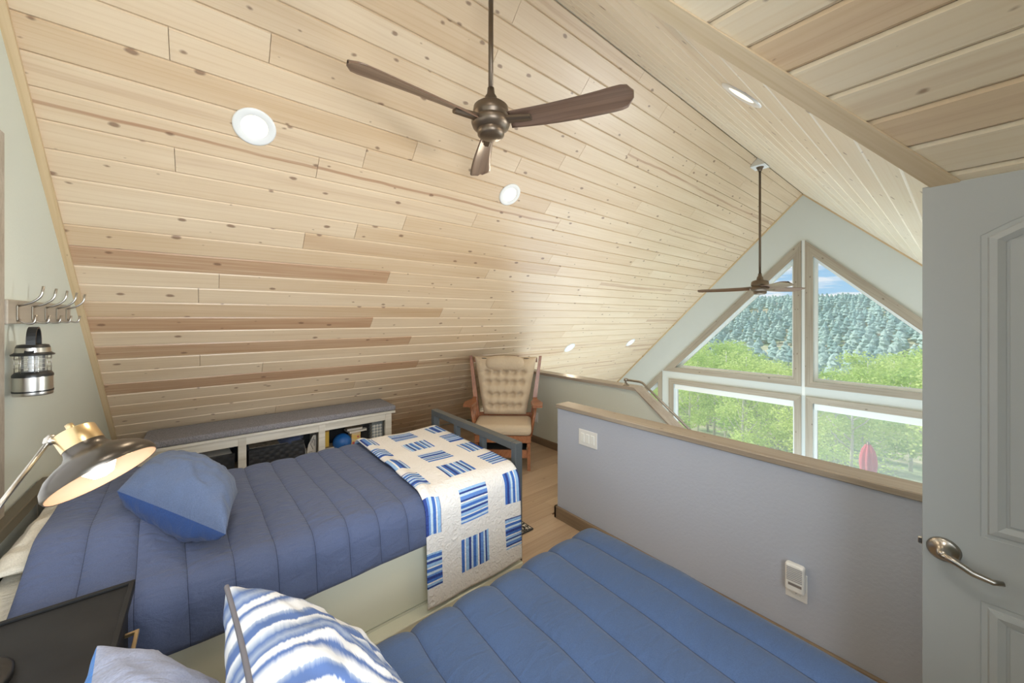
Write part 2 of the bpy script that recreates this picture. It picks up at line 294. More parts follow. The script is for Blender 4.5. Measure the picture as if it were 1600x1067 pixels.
class B:
    """collects shapes in world coordinates"""
    def __init__(s): s.b = bmesh.new()
    def box(s, x, y, z, bev=0, seg=1, mtx=None, mi=0):
        vs = [s.b.verts.new((a, b, c)) for a in x for b in y for c in z]
        idx = [(0, 1, 3, 2), (4, 6, 7, 5), (0, 4, 5, 1), (2, 3, 7, 6), (0, 2, 6, 4), (1, 5, 7, 3)]
        fs = [s.b.faces.new([vs[i] for i in f]) for f in idx]
        for f in fs: f.material_index = mi
        if mtx is not None: bmesh.ops.transform(s.b, matrix=mtx, verts=vs)
        if bev:
            es = list({e for f in fs for e in f.edges})
            bmesh.ops.bevel(s.b, geom=es, offset=bev, segments=seg, profile=.5, affect='EDGES')
        return s
    def prism(s, pts, ext, mi=0):
        """polygon pts (3D) extruded by vector ext"""
        a = [s.b.verts.new(p) for p in pts]; c = [s.b.verts.new(Vector(p)+Vector(ext)) for p in pts]; n = len(a)
        fs = [s.b.faces.new(a), s.b.faces.new(c[::-1])]
        for i in range(n): fs.append(s.b.faces.new([a[i], c[i], c[(i+1) % n], a[(i+1) % n]]))
        for f in fs: f.material_index = mi
        return s
    def tube(s, pts, r, n=8, mi=0, cap=True):
        pts = [Vector(p) for p in pts]; rr = r if isinstance(r, (list, tuple)) else [r]*len(pts)
        rings = []; up = Vector((0, 0, 1)); prev = None
        for i, p in enumerate(pts):
            d = (pts[min(i+1, len(pts)-1)]-pts[max(i-1, 0)]).normalized()
            if prev is None:
                a = d.cross(up)
                if a.length < .1: a = d.cross(Vector((1, 0, 0)))
            else: a = prev - d*prev.dot(d)
            a.normalize(); prev = a; c = d.cross(a)
            rings.append([s.b.verts.new(p+(a*math.cos(2*PI*k/n)+c*math.sin(2*PI*k/n))*rr[i]) for k in range(n)])
        for i in range(len(rings)-1):
            for k in range(n):
                f = s.b.faces.new([rings[i][k], rings[i][(k+1) % n], rings[i+1][(k+1) % n], rings[i+1][k]]); f.material_index = mi; f.smooth = True
        if cap:
            s.b.faces.new(rings[0][::-1]).material_index = mi; s.b.faces.new(rings[-1]).material_index = mi
        return s
    def lathe(s, prof, org=(0, 0, 0), axis=(0, 0, 1), n=24, mi=0, close=False):
        """prof = [(r, h)] along axis"""
        q = Vector(axis).to_track_quat('Z', 'X'); org = Vector(org); rings = []
        for r, h in prof:
            if r < 1e-5: rings.append([s.b.verts.new(org+q @ Vector((0, 0, h)))])
            else: rings.append([s.b.verts.new(org+q @ Vector((r*math.cos(2*PI*k/n), r*math.sin(2*PI*k/n), h))) for k in range(n)])
        for i in range(len(rings)-1):
            a, c = rings[i], rings[i+1]
            for k in range(n):
                k2 = (k+1) % n
                if len(a) == 1 and len(c) == 1: break
                if len(a) == 1: f = s.b.faces.new([a[0], c[k2], c[k]])
                elif len(c) == 1: f = s.b.faces.new([a[k], a[k2], c[0]])
                else: f = s.b.faces.new([a[k], a[k2], c[k2], c[k]])
                f.material_index = mi; f.smooth = True
        return s
    def build(s, name, m, parent=None, smooth=False, fix=True):
        if fix: bmesh.ops.recalc_face_normals(s.b, faces=s.b.faces)
        me = bpy.data.meshes.new(name); s.b.to_mesh(me); s.b.free()
        return link(name, me, m, parent, smooth)
def orient(o, ax, up=(0, 0, 1)):
    """turn the mesh's local x axis along ax (the grain direction) without moving the object"""
    ex = Vector(ax).normalized(); ey = Vector(up).cross(ex)
    if ey.length < .1: ey = Vector((1, 0, 0)).cross(ex)
    ey.normalize(); ez = ex.cross(ey)
    c = sum((v.co for v in o.data.vertices), Vector())/len(o.data.vertices)
    M_ = Matrix.Translation(c) @ Matrix((ex, ey, ez)).transposed().to_4x4()
    o.data.transform(M_.inverted()); o.matrix_basis = M_ @ o.matrix_basis if o.parent is None else M_
    return o
def autosmooth(o, ang=.6):
    me = o.data
    me.polygons.foreach_set('use_smooth', [True]*len(me.polygons))
    try: me.set_sharp_from_angle(angle=ang)
    except Exception: pass
    return o
def grid_mesh(name, P, m, parent=None, uv=None, attr=None, thick=0, mi=None):
    """P: array (nu, nv, 3)"""
    nu, nv = P.shape[:2]
    V = P.reshape(-1, 3); idx = np.arange(nu*nv).reshape(nu, nv)
    F = np.stack([idx[:-1, :-1], idx[1:, :-1], idx[1:, 1:], idx[:-1, 1:]], -1).reshape(-1, 4)
    me = bpy.data.meshes.new(name); me.from_pydata(V.tolist(), [], F.tolist())
    if uv is not None:
        l = me.uv_layers.new(name='UV'); U = uv.reshape(-1, 2)[F.reshape(-1)]; l.data.foreach_set('uv', U.reshape(-1).astype(np.float32))
    if attr is not None:
        a = me.attributes.new('thread', 'FLOAT', 'POINT'); a.data.foreach_set('value', attr.reshape(-1).astype(np.float32))
    o = link(name, me, m, parent, True)
    if mi is not None: me.polygons.foreach_set('material_index', mi)
    if thick:
        md = o.modifiers.new('thickness', 'SOLIDIFY'); md.thickness = thick; md.offset = -1
    return o
def normals(P):
    du = np.gradient(P, axis=0); dv = np.gradient(P, axis=1); n = np.cross(du, dv); n /= np.linalg.norm(n, axis=2, keepdims=True)+1e-9
    return n
YR, ZR, YF = 1.507, 3.479, 4.985          # main ridge; the left slope is y + z = YF, the right slope is z = y + 1.972
XG, XF = -.595, 6.86                       # near gable wall face, far window wall face

# ------------------------------------------------------------------ boarded ceilings
def plank_obj(name, poly, org, ex, ey, m, parent, tone, streak, wdt=.3, th=.018, cham=.006):
    """poly: 2D outline in (ex, ey) with long sides along ex, counter-clockwise, visible side faces en = ex x ey"""
    ex = Vector(ex).normalized(); ey = Vector(ey).normalized(); en = ex.cross(ey)
    c = sum((Vector(p) for p in poly), Vector((0, 0)))/len(poly)
    P = [Vector(p)-c for p in poly]; n = len(P)
    # inset outline
    ins = []
    for i in range(n):
        a, b_, d = P[i-1], P[i], P[(i+1) % n]
        e1 = (b_-a).normalized(); e2 = (d-b_).normalized(); n1 = Vector((-e1.y, e1.x)); n2 = Vector((-e2.y, e2.x))
        w1 = cham if abs(e1.x) > .8 else .0008; w2 = cham if abs(e2.x) > .8 else .0008
        det = n1.x*n2.y-n1.y*n2.x
        if abs(det) < 1e-4: ins.append(b_+n1*w1)
        else:
            r1 = w1+n1.dot(b_); r2 = w2+n2.dot(b_)
            ins.append(Vector(((r1*n2.y-n1.y*r2)/det, (n1.x*r2-n2.x*r1)/det)))
    V = [(p.x, p.y, -th) for p in P]+[(p.x, p.y, -cham) for p in P]+[(p.x, p.y, 0) for p in ins]
    F = []
    for k in (0, n):
        for i in range(n): F.append((k+i, k+(i+1) % n, k+n+(i+1) % n, k+n+i))
    F.append(tuple(range(2*n, 3*n)))
    me = bpy.data.meshes.new(name); me.from_pydata(V, [], F)
    o = bpy.data.objects.new(name, me); COL.objects.link(o); me.materials.append(m)
    w = Vector(org)+ex*c.x+ey*c.y
    o.matrix_world = Matrix(((ex.x, ey.x, en.x, w.x), (ex.y, ey.y, en.y, w.y), (ex.z, ey.z, en.z, w.z), (0, 0, 0, 1)))
    o.parent = parent; o.color = (tone, streak, wdt, 1)
    return o
s2 = math.sqrt(.5)
G = .0012
def cuts(x0, x1, fixed=()):
    xs = [x0]; f = list(fixed)
    if f: xs += f
    else:
        xs.append(x0+random.uniform(.5, 3.0))
    while xs[-1] < x1-.9:
        nx = xs[-1]+random.uniform(1.5, 3.6)
        if nx > x1-.6: break
        xs.append(nx)
    xs.append(x1); return xs
# left slope: visible normal (0,-s,-s); ex=(1,0,0); ey chosen so ex x ey = (0,-s,-s) -> ey=(0,-s,s) (up the slope)
cl = B().prism([(XG-.1, YR, ZR+.03), (XG-.1, 5.135, -.12), (3.4, 5.135, -.12), (3.4, 6.05, -1.035), (XF+.3, 6.05, -1.035), (XF+.3, YR, ZR+.03)], (0, .05, .05)).build('ceiling_left', WALLM)
tag(cl, kind='structure')
fixed = {6: (-.13,), 9: (.51, 2.6), 10: (-.13, 1.7), 13: (.504, 3.0), 15: (1.159,), 19: (1.149,), 24: (1.815,), 21: (1.6, 3.9), 14: (2.1,)}
dark = {(9, 0): (.1, 1., .05), (9, 1): (.1, 1., .06), (13, 1): (.45, .3, .5), (15, 0): (.5, .85, .9), (19, 0): (.55, .9, .9), (18, 0): (.45, .2, .8), (21, 0): (.5, .8, .8), (24, 0): (.45, .95, .8),
        (12, 0): (-.15, 0, .1), (16, 0): (-.1, 0, .1), (20, 0): (.0, .15, .1), (3, 2): (.1, .9, .06), (17, 0): (.0, 0, 0), (23, 0): (-.05, 0, 0), (10, 1): (.0, .2, .2), (5, 1): (.3, .1, .3)}
def slope_rows(side):
    k = -1
    while True:
        y0 = 1.566+.0945*k; y1 = y0+.0945
        if k == -1: y0 = YR
        if side < 0: y0, y1 = y0, y1
        z0 = YF-y0
        lowest = -1.0
        if YF-y1 < lowest: break
        xs0 = XG if YF-y1 > -.02 else 3.4
        if side < 0:   # mirrored on the right slope, clipped by the dormer valley
            Y0, Y1 = 2*YR-y0, 2*YR-y1       # Y1 < Y0
            va, vb = (1.608-Y0)/.887, (1.608-Y1)/.887
            if YF-y1 < -.02: va = vb = 3.4
            xs = cuts(max(va, vb), XF, ())
        else: xs = cuts(xs0, XF, fixed.get(k, ()))
        for i in range(len(xs)-1):
            a, b_ = xs[i]+G*.5, xs[i+1]-G*.5
            tone = random.choice([-.1, 0, .05, .15, .25, .4])+random.uniform(-.08, .08); st = 0; w = .1
            if random.random() < .10: st = random.uniform(.5, .9); w = random.uniform(.04, .3)
            if side > 0:
                daylight_fade = max(0, min(1, (a-1.5)/3)); tone -= .35*daylight_fade;  # far boards coloured paler to stand in for window daylight
                if (k, i) in dark: tone, st, w = dark[(k, i)]
                elif k < 26 and a < 1: st *= .5
                h = (y1-y0)/s2
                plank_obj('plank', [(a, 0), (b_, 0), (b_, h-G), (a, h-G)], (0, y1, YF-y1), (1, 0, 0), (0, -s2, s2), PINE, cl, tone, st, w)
            else:
                h = (y1-y0)/s2
                # en must be (0,s,-s): ex=(-1,0,0) ey=(0,s,s)
                aa, ab = (-a, -a)
                pl, pu = (vb, va) if i == 0 else (xs[i]+G, xs[i]+G)
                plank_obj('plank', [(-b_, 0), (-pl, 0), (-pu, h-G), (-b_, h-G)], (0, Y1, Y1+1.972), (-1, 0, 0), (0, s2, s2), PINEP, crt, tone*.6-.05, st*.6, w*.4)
        k += 1
slope_rows(1)
crt = B().prism([(1.608/.887-1.507/.887-.0, YR, ZR+.03), (XF+.3, YR, ZR+.03), (XF+.3, -3.0, -1.0+.0), (3.4, -3.0, -1.0), (3.4, -1.97, .03), (4.02, -1.97, .03)], (0, -.05, .05)).build('ceiling_right', WALLM)
tag(crt, kind='structure')
slope_rows(-1)
# dormer ceiling: z = 3.58 - .887 x, boards run along y
cd = B().prism([(.114, YR, 3.479+.03), (.114, -.75, 3.479+.03), (1.95, -.75, 3.58-.887*1.95+.03), (1.95, -.12, 3.58-.887*1.95+.03)], (.04, 0, .05)).prism([(.114, YR, 3.51), (-.7, YR-.814*.887, 3.51-.814*.887), (-.7, -.75, 3.51-.814*.887), (.114, -.75, 3.51)], (-.04, 0, .05)).prism([(.114, YR, 3.51), (-.7, YR-.814*.887, 3.51-.814*.887), (-.7, YR, 3.51)], (0, -.05, .05)).build('ceiling_dormer', PINEP)
tag(cd, kind='structure')
ql = math.sqrt(1+.887**2)
exd = Vector((0, -1, 0)); eyd = Vector((1, 0, -.887))/ql      # en = ex x ey -> check sign below
enn = exd.cross(eyd)
sgn = 1 if enn.z < 0 else -1
x = 1.191-.0885*12
while x < 1.95:
    xa, xb = x, x+.0885-.0012
    ya, yb = 1.608-.887*xa, 1.608-.887*xb
    org = (xa, 0, 3.58-.887*xa)
    if sgn > 0: pts = [(-ya, 0), (.72, 0), (.72, (xb-xa)*ql), (-yb, (xb-xa)*ql)]; ex_ = exd
    else: pts = [(-.72, 0), (ya, 0), (yb, (xb-xa)*ql), (-.72, (xb-xa)*ql)]; ex_ = -exd
    tn = random.choice([0, .1, .3, .2])
    cj = random.uniform(-.3, .2)
    plank_obj('plank', pts, org, ex_, eyd, PINE if random.random() < .5 else PINEP, cd, tn, .25 if random.random() < .3 else 0, .15, cham=.009)
    x += .0885
# valley trim between the dormer ceiling and the right slope
v1, v2 = 1.0, 1.95
tv = B().prism([(x_, 1.608-.887*x_, 3.58-.887*x_-.001) for x_ in (.3, 2.05)]+[(x_-.068, 1.608-.887*x_, 3.58-.887*(x_-.068)-.001) for x_ in (2.05, .3)], (-.006, 0, -.008)).build('trim_1', PALET)
orient(tv, (1, -.887, -.887)); tag(tv, kind='structure')
# pine trims along the gables
def slope_trim(name, x0, x1, ya, yb, side, m, th=.018, inset=0):
    if side > 0: pts = [(x0, ya, YF-ya), (x1, ya, YF-ya), (x1, yb, YF-yb), (x0, yb, YF-yb)]; ext = (0, -th*s2, -th*s2)
    else: pts = [(x0, ya, ya+1.972), (x1, ya, ya+1.972), (x1, yb, yb+1.972), (x0, yb, yb+1.972)]; ext = (0, th*s2, -th*s2)
    return tag(orient(B().prism(pts, ext).build(name, m), (0, -1, side)), kind='structure')
slope_trim('trim_2', XG, XG+.030, YR, 4.98, 1, PTRIM)
slope_trim('trim_3', XF-.025, XF, YR+.012, 5.9, 1, PTRIM)
slope_trim('trim_4', XF-.025, XF, YR-.012, -2.9, -1, PTRIM)

# ------------------------------------------------------------------ walls and floor
def struct(name, o): o.name = name; return tag(o, kind='structure')
# near gable wall with window opening y .95..2.14, z .97..2.2
def yz_wall(name, x0, x1, polys, m):
    b = B()
    for p in polys: b.prism([(x0, y, z) for y, z in p], (x1-x0, 0, 0))
    return tag(b.build(name, m), kind='structure')
yz_wall('wall_left', XG-.12, XG, [[(-.85, -.1), (5.1, -.1), (4.2, .88), (-.85, .88)], [(-.85, .88), (.9, .88), (.9, 2.29), (-.85, 2.29)], [(2.14, .88), (4.2, .88), (2.75, 2.29), (2.14, 2.29)], [(-.85, 2.29), (2.75, 2.29), (1.507, 3.6), (-.85, 3.6)]], WALLM)
w1 = B()
for (ya, yb, za, zb) in [(2.14, 2.235, .86, 2.30), (.80, .90, .86, 2.30), (.90, 2.14, 2.21, 2.30), (.90, 2.14, .86, .95)]: w1.box((XG, XG+.018), (ya, yb), (za, zb), .002)
win1 = tag(w1.build('window_1', GTRIM), kind='structure')
f = B()
for (ya, yb, za, zb) in [(2.08, 2.14, .95, 2.21), (.90, .96, .95, 2.21), (.96, 2.08, 2.15, 2.21), (.96, 2.08, .95, 1.01)]: f.box((XG-.09, XG-.05), (ya, yb), (za, zb))
f.build('window_frame', BRIGHTW, win1)
B().box((XG-.075, XG-.07), (.96, 2.08), (1.01, 2.15)).build('pane', GLASSH, win1)
# dormer wall at y=-.72 with doorway and an unseen window added for light
wd = B()
for (xa, xb, za, zb) in [(-.72, -.40, 0, 3.6), (-.40, .70, 0, .9), (-.40, .70, 2.32, 3.6), (.70, .95, 0, 3.6), (.95, 1.74, 2.06, 3.0), (1.74, 1.95, 0, 2.4)]: wd.box((xa, xb), (-.84, -.72), (za, zb))
struct('wall_right', wd.build('wall_right', WALLM))
f = B()
for (xa, xb, za, zb) in [(-.40, -.34, .9, 2.32), (.64, .70, .9, 2.32), (-.34, .64, 2.26, 2.32), (-.34, .64, .9, .96)]: f.box((xa, xb), (-.80, -.76), (za, zb))
win2 = tag(f.build('window_2', BRIGHTW), kind='structure')
B().box((-.34, .64), (-.785, -.78), (.96, 2.26)).build('pane', GLASSH, win2)
# closet shell behind the doorway
struct('wall_hall', B().box((.7, 2.2), (-1.95, -1.85), (0, 3)).box((.7, .8), (-1.85, -.84), (0, 3)).box((.8, 2.2), (-1.85, -.84), (2.6, 2.7)).box((1.95, 2.05), (-1.85, -.05), (0, 2.2)).build('wall_hall', WALLM))
# floors
fl = B().box((-.72, 2.2), (-1.95, 5.2), (-.3, -.012)).box((2.2, 3.3), (2.06, 5.2), (-.3, -.012)).build('floor', SHELFW); tag(fl, kind='structure')
def floor_plank(x0, x1, y0, y1):
    plank_obj('floor_plank', [(x0+.0006, 0), (x1-.0006, 0), (x1-.0006, y1-y0-.0012), (x0+.0006, y1-y0-.0012)], (0, y0, 0), (1, 0, 0), (0, 1, 0), FLOORM, fl, random.uniform(-.1, .45), 0, .1, th=.012, cham=.0012)
y = -.72
while y < 4.98:
    y1 = min(y+.18, 4.98); xe = 3.3 if y >= 2.06 else 2.2
    xs = [-.6, -.6+random.uniform(.4, 1.2)]
    while xs[-1]+1.22 < xe: xs.append(xs[-1]+1.22)
    xs.append(xe)
    for i in range(len(xs)-1): floor_plank(xs[i], xs[i+1], y, y1)
    y = y1
# knee wall where the slope nearly meets the floor is not needed: the boards run down to the floor
# half wall in front of the stairs
hw = tag(B().box((2.2, 2.32), (-1.85, 2.09), (-.3, .89)).build('wall_front', WALLH), kind='structure')
tag(orient(B().box((2.185, 2.337), (-1.85, 2.10), (.89, .922), .004).build('trim_5', CAPW), (0, 1, 0)), kind='structure')
tag(orient(B().box((2.18, 2.20), (-1.85, 2.11), (0, .095), .002).box((2.18, 2.34), (2.09, 2.11), (0, .095), .002).build('baseboard_front', BASEW), (0, 1, 0)), kind='structure')
# guard wall at the edge of the loft with the sloping part beside the stairs
bw = B().prism([(3.3, 2.06, -.3), (3.3, 5.05, -.3), (3.3, 4.09, .90), (3.3, 2.06, .90)], (.1, 0, 0)).prism([(3.3, 2.06, .90), (3.3, 2.06, -2.6), (3.3, -1.9, -2.6), (3.3, -1.9, -2.19)], (.1, 0, 0))
tag(bw.build('wall_back', WALLM), kind='structure')
cb_ = B().prism([(3.265, 4.06, .90), (3.265, 2.05, .90), (3.265, 2.07, .93), (3.265, 4.06, .93)], (.16, 0, 0)).prism([(3.265, 2.05, .90), (3.265, -1.85, .90-.78*3.9), (3.265, -1.85, .935-.78*3.9), (3.265, 2.07, .93)], (.16, 0, 0))
tag(orient(cb_.build('trim_6', CAPW), (0, 1, 0)), kind='structure')
tag(orient(B().box((3.285, 3.30), (2.06, 4.98), (0, .09), .002).build('baseboard_back', BASEW), (0, 1, 0)), kind='structure')
# stairs
st = B()
for k in range(12): st.box((2.32, 3.3), (2.06-.26*(k+1), 2.06-.26*k), (-.2*(k+1)-.05-.15, -.2*(k+1)))
tag(st.build('stairs', SHELFW), kind='structure')
# lower level shell
sh = B().box((2.2, XF+.2), (-3.3, 6.4), (-2.75, -2.6))
tag(sh.build('floor_lower', SHELFW), kind='structure')
tag(B().box((3.3, XF+.2), (6.05, 6.2), (-2.6, -1.0)).build('wall_lower_left', WALLM), kind='structure')
tag(B().box((2.2, XF+.2), (-3.15, -3.0), (-2.6, -.95)).build('wall_lower_right', WALLM), kind='structure')
tag(B().box((2.1, 2.2), (-3.1, 6.2), (-2.6, -.3)).box((2.2, 3.35), (2.1, 6.2), (-.35, -.3)).build('wall_lower_back', WALLM), kind='structure')

# ------------------------------------------------------------------ far window wall
WX0, WX1 = XF, XF+.16
# openings (inner edge of the trims)
def fw(polys): 
    b = B()
    for p in polys: b.prism([(WX0, yy, zz) for yy, zz in p], (WX1-WX0, 0, 0))
    return b
TL = [(1.62, .69), (3.455, .69), (1.62, 2.525)]          # upper left triangle
TR = [(1.385, .69), (1.385, 2.525), (-.45, .69)]         # upper right triangle
polys = [
 [(1.62, .69), (1.62, 2.525), (1.62, 3.365+.0), (1.507, 3.479), (1.385, 3.357), (1.385, 2.525), (1.385, .69)],
 [(1.62, 2.525), (3.455, .69), (4.295, .69), (1.62, 3.365)],
 [(1.385, 2.525), (1.385, 3.357), (-1.282, .69), (-.45, .69)],
 [(4.295, .69), (-1.282, .69), (-1.60, .37), (4.615, .37)],
 [(3.49, .37), (3.80, .37), (3.80, -1.1), (3.49, -1.1)],
 [(1.61, .37), (1.39, .37), (1.39, -1.1), (1.61, -1.1)],
 [(-.49, .37), (-.80, .37), (-.80, -1.1), (-.49, -1.1)],
 [(4.615, .37), (3.80, .37), (5.27, -1.1), (6.085, -1.1)],
 [(-.80, .37), (-1.60, .37), (-3.07, -1.1), (-2.27, -1.1)],
 [(-3.1, -1.1), (6.1, -1.1), (6.1, -2.7), (-3.1, -2.7)]]
tag(fw(polys).build('wall_far', WALLF), kind='structure')
def window(name, outer, inner, glassmat, muntin=None, shade=None):
    """trim ring between outer and inner outlines on the room face, white frame and pane set deeper"""
    n = len(outer)
    wt = empty_struct(name)
    for i in range(n):
        a, b_, c, d = outer[i], outer[(i+1) % n], inner[(i+1) % n], inner[i]
        q = Vector((0, b_[0]-a[0], b_[1]-a[1])).normalized(); L_ = (Vector((0, *b_))-Vector((0, *a))).length
        # local frame with x along the board so that the grain runs along it
        ex = q; en = Vector((-1, 0, 0)); ey = en.cross(ex)
        org = Vector((XF, a[0], a[1]))
        P = [Vector((0, p[0]-a[0], p[1]-a[1])) for p in (a, b_, c, d)]
        l2 = [(p.dot(ex), p.dot(ey)) for p in P]
        ar = sum(l2[k][0]*l2[(k+1) % 4][1]-l2[(k+1) % 4][0]*l2[k][1] for k in range(4))
        if ar < 0: l2 = l2[::-1]
        bb = B().prism([(u_, v_, 0) for u_, v_ in l2], (0, 0, .02))
        o = bb.build('casing_board', GTRIM); o.matrix_world = Matrix(((ex.x, ey.x, en.x, org.x), (ex.y, ey.y, en.y, org.y), (ex.z, ey.z, en.z, org.z), (0, 0, 0, 1))); o.parent = wt
    c = (sum(p[0] for p in inner)/n, sum(p[1] for p in inner)/n)
    def inset(poly, d_):
        out = []; m_ = len(poly); ar = sum(poly[k][0]*poly[(k+1) % m_][1]-poly[(k+1) % m_][0]*poly[k][1] for k in range(m_)); sg = 1 if ar > 0 else -1
        for i in range(m_):
            a, b2, dd = Vector(poly[i-1]), Vector(poly[i]), Vector(poly[(i+1) % m_])
            e1 = (b2-a).normalized(); e2 = (dd-b2).normalized(); n1 = Vector((-e1.y, e1.x))*sg; n2 = Vector((-e2.y, e2.x))*sg
            det = n1.x*n2.y-n1.y*n2.x; r1 = d_+n1.dot(b2); r2 = d_+n2.dot(b2)
            out.append(((r1*n2.y-n1.y*r2)/det, (n1.x*r2-n2.x*r1)/det))
        return out
    i2 = inset(inner, .035); fb = B()
    for i in range(n):
        j = (i+1) % n
        fb.prism([(XF+.07, *inner[i]), (XF+.07, *inner[j]), (XF+.07, *i2[j]), (XF+.07, *i2[i])], (.05, 0, 0))
    fb.build('window_frame', BRIGHTW, wt)
    B().prism([(XF+.09, *p) for p in i2], (.006, 0, 0)).build('pane', glassmat, wt)
    if shade:
        B().box((XF+.01, XF+.065), shade[0], shade[1], .004).build('shade_cassette', BRIGHTW, wt)
    return wt
def empty_struct(name):
    o = bpy.data.objects.new(name, None); COL.objects.link(o); o['kind'] = 'structure'; return o
window('window_3', [(1.525, .60), (3.70, .60), (1.525, 2.775)], TL, GLASS)
window('window_4', [(1.48, .60), (1.48, 2.775), (-.695, .60)], TR, GLASS)
window('window_5', [(1.525, .46), (3.58, .46), (3.58, -1.19), (1.525, -1.19)], [(1.61, .37), (3.49, .37), (3.49, -1.1), (1.61, -1.1)], GLASS, shade=((1.62, 3.48), (.275, .365)))
window('window_6', [(1.475, .46), (1.475, -1.19), (-.58, -1.19), (-.58, .46)], [(1.39, .37), (1.39, -1.1), (-.49, -1.1), (-.49, .37)], GLASSH, shade=((-.48, 1.38), (.275, .365)))
window('window_7', [(3.715, .59), (3.715, -1.19), (5.495, -1.19)], [(3.80, .37), (3.80, -1.1), (5.27, -1.1)], GLASS)
tag(B().box((XF-.004, XF+.002), (1.482, 1.518), (.47, 2.78)).build('trim_7', BRIGHTW), kind='structure')

# ------------------------------------------------------------------ door
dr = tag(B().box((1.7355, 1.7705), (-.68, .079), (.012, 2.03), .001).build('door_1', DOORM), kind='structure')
# raised profile around two panels with beaded boards
def arch(ya, yb, z0, z1, rise, n=10):
    pts = [(ya, z0), (yb, z0)]
    for i in range(n+1):
        t_ = i/n; yy = yb+(ya-yb)*t_; s_ = 1-(2*t_-1)**2; pts.append((yy, z1+rise*s_))
    return pts
def off(poly, d_):
    out = []; m_ = len(poly); ar = sum(poly[k][0]*poly[(k+1) % m_][1]-poly[(k+1) % m_][0]*poly[k][1] for k in range(m_)); sg = 1 if ar > 0 else -1
    for i in range(m_):
        a, b2, dd = Vector(poly[i-1]), Vector(poly[i]), Vector(poly[(i+1) % m_])
        e1 = (b2-a).normalized(); e2 = (dd-b2).normalized(); n1 = Vector((-e1.y, e1.x))*sg; n2 = Vector((-e2.y, e2.x))*sg
        nn = (n1+n2).normalized(); out.append(tuple(b2+nn*(d_/max(.4, nn.dot(n1)))))
    return out
for pl_ in (arch(-.034, -.57, .985, 1.86, .09), arch(-.034, -.57, .16, .80, .0)):
    rings = [(0, 0), (.010, -.006), (.016, .004), (.03, .007), (.045, .0015)]
    b = B(); prev = None
    for d_, h_ in rings:
        q = [b.b.verts.new((1.7350-h_-.0006, p[0], p[1])) for p in off(pl_, d_)]
        if prev:
            for i in range(len(q)): b.b.faces.new([prev[i], prev[(i+1) % len(q)], q[(i+1) % len(q)], q[i]])
        prev = q
    o = b.build('door_panel', DOORM, dr)
    zt = max(p[1] for p in pl_); zb = min(p[1] for p in pl_); bb = B(); yy = -.085
    while yy > -.53:
        top = (1.86+.09*(1-(2*((yy+.57)/.536)-1)**2) if zt > 1 else .80)-.05
        bb.box((1.7325, 1.7352), (yy-.070, yy), (zb+.05, top), .0012); yy -= .073
    bb.build('beaded_board', DOORM, dr)
hd = B().lathe([(0, 0), (.034, 0), (.036, .003), (.030, .009), (.016, .012), (.013, .045), (.011, .05), (0, .052)], (1.735, .035, .915), (-1, 0, 0), n=28)
hd.tube([(1.688, .035, .915), (1.684, .01, .908), (1.683, -.018, .893), (1.684, -.055, .886), (1.69, -.074, .889)], [.011, .010, .009, .008, .006], 10)
hd.lathe([(0, 0), (.006, 0), (.006, .006), (0, .007)], (1.684, .035, .915), (-1, 0, 0), n=12)
hd.lathe([(0, 0), (.034, 0), (.030, .009), (.013, .012), (.011, .05), (0, .052)], (1.771, .035, .915), (1, 0, 0), n=20)
hd.tube([(1.815, .035, .915), (1.817, -.03, .89), (1.815, -.08, .89)], [.010, .009, .006], 8)
hd.build('door_handle', NICKEL, dr)
B().box((1.747, 1.759), (.079, .089), (.905, .925), .002).build('latch', NICKEL, dr)
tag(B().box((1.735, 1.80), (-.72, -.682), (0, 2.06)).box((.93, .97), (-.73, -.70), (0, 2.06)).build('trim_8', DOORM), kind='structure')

# ------------------------------------------------------------------ downlights
EM = emit('downlight_lens', (1, .90, .68), 1.25)
def downlight(x, y, side, label, rad=.096, energy=24):
    z = YF-y if side > 0 else y+1.972
    ax = Vector((0, -s2*side, -s2)); c = Vector((x, y, z))
    r = empty('recessed_downlight', tuple(c), label, 'light', 'recessed downlights in the sloped ceilings')
    B().lathe([(rad, 0), (rad, .004), (rad*.93, .007), (rad*.66, .004), (rad*.60, .001)], c, ax, 36).build('trim_ring', WHITE, r)
    B().lathe([(rad*.62, .002), (rad*.3, .003), (0, .003)], c, ax, 32).build('lens', EM, r)
    light('downlight_lamp', 'SPOT', tuple(c+ax*.02), energy, (1, .84, .62), .05, dirv=tuple(ax), spot_size=2.6, spot_blend=.8)
downlight(.19, 2.361, 1, 'round lit ceiling downlight nearest the coat hooks, left of the big fan')
downlight(1.91, 2.353, 1, 'round lit ceiling downlight just below the big fan blade')
downlight(4.28, 3.816, 1, 'lit downlight low on the left slope above the guard wall, right of rocking chair')
downlight(5.90, 3.804, 1, 'farthest lit downlight on the left slope, beside the far gable')
downlight(1.745, .592, -1, 'lit downlight on the right-hand slope beside the valley board')

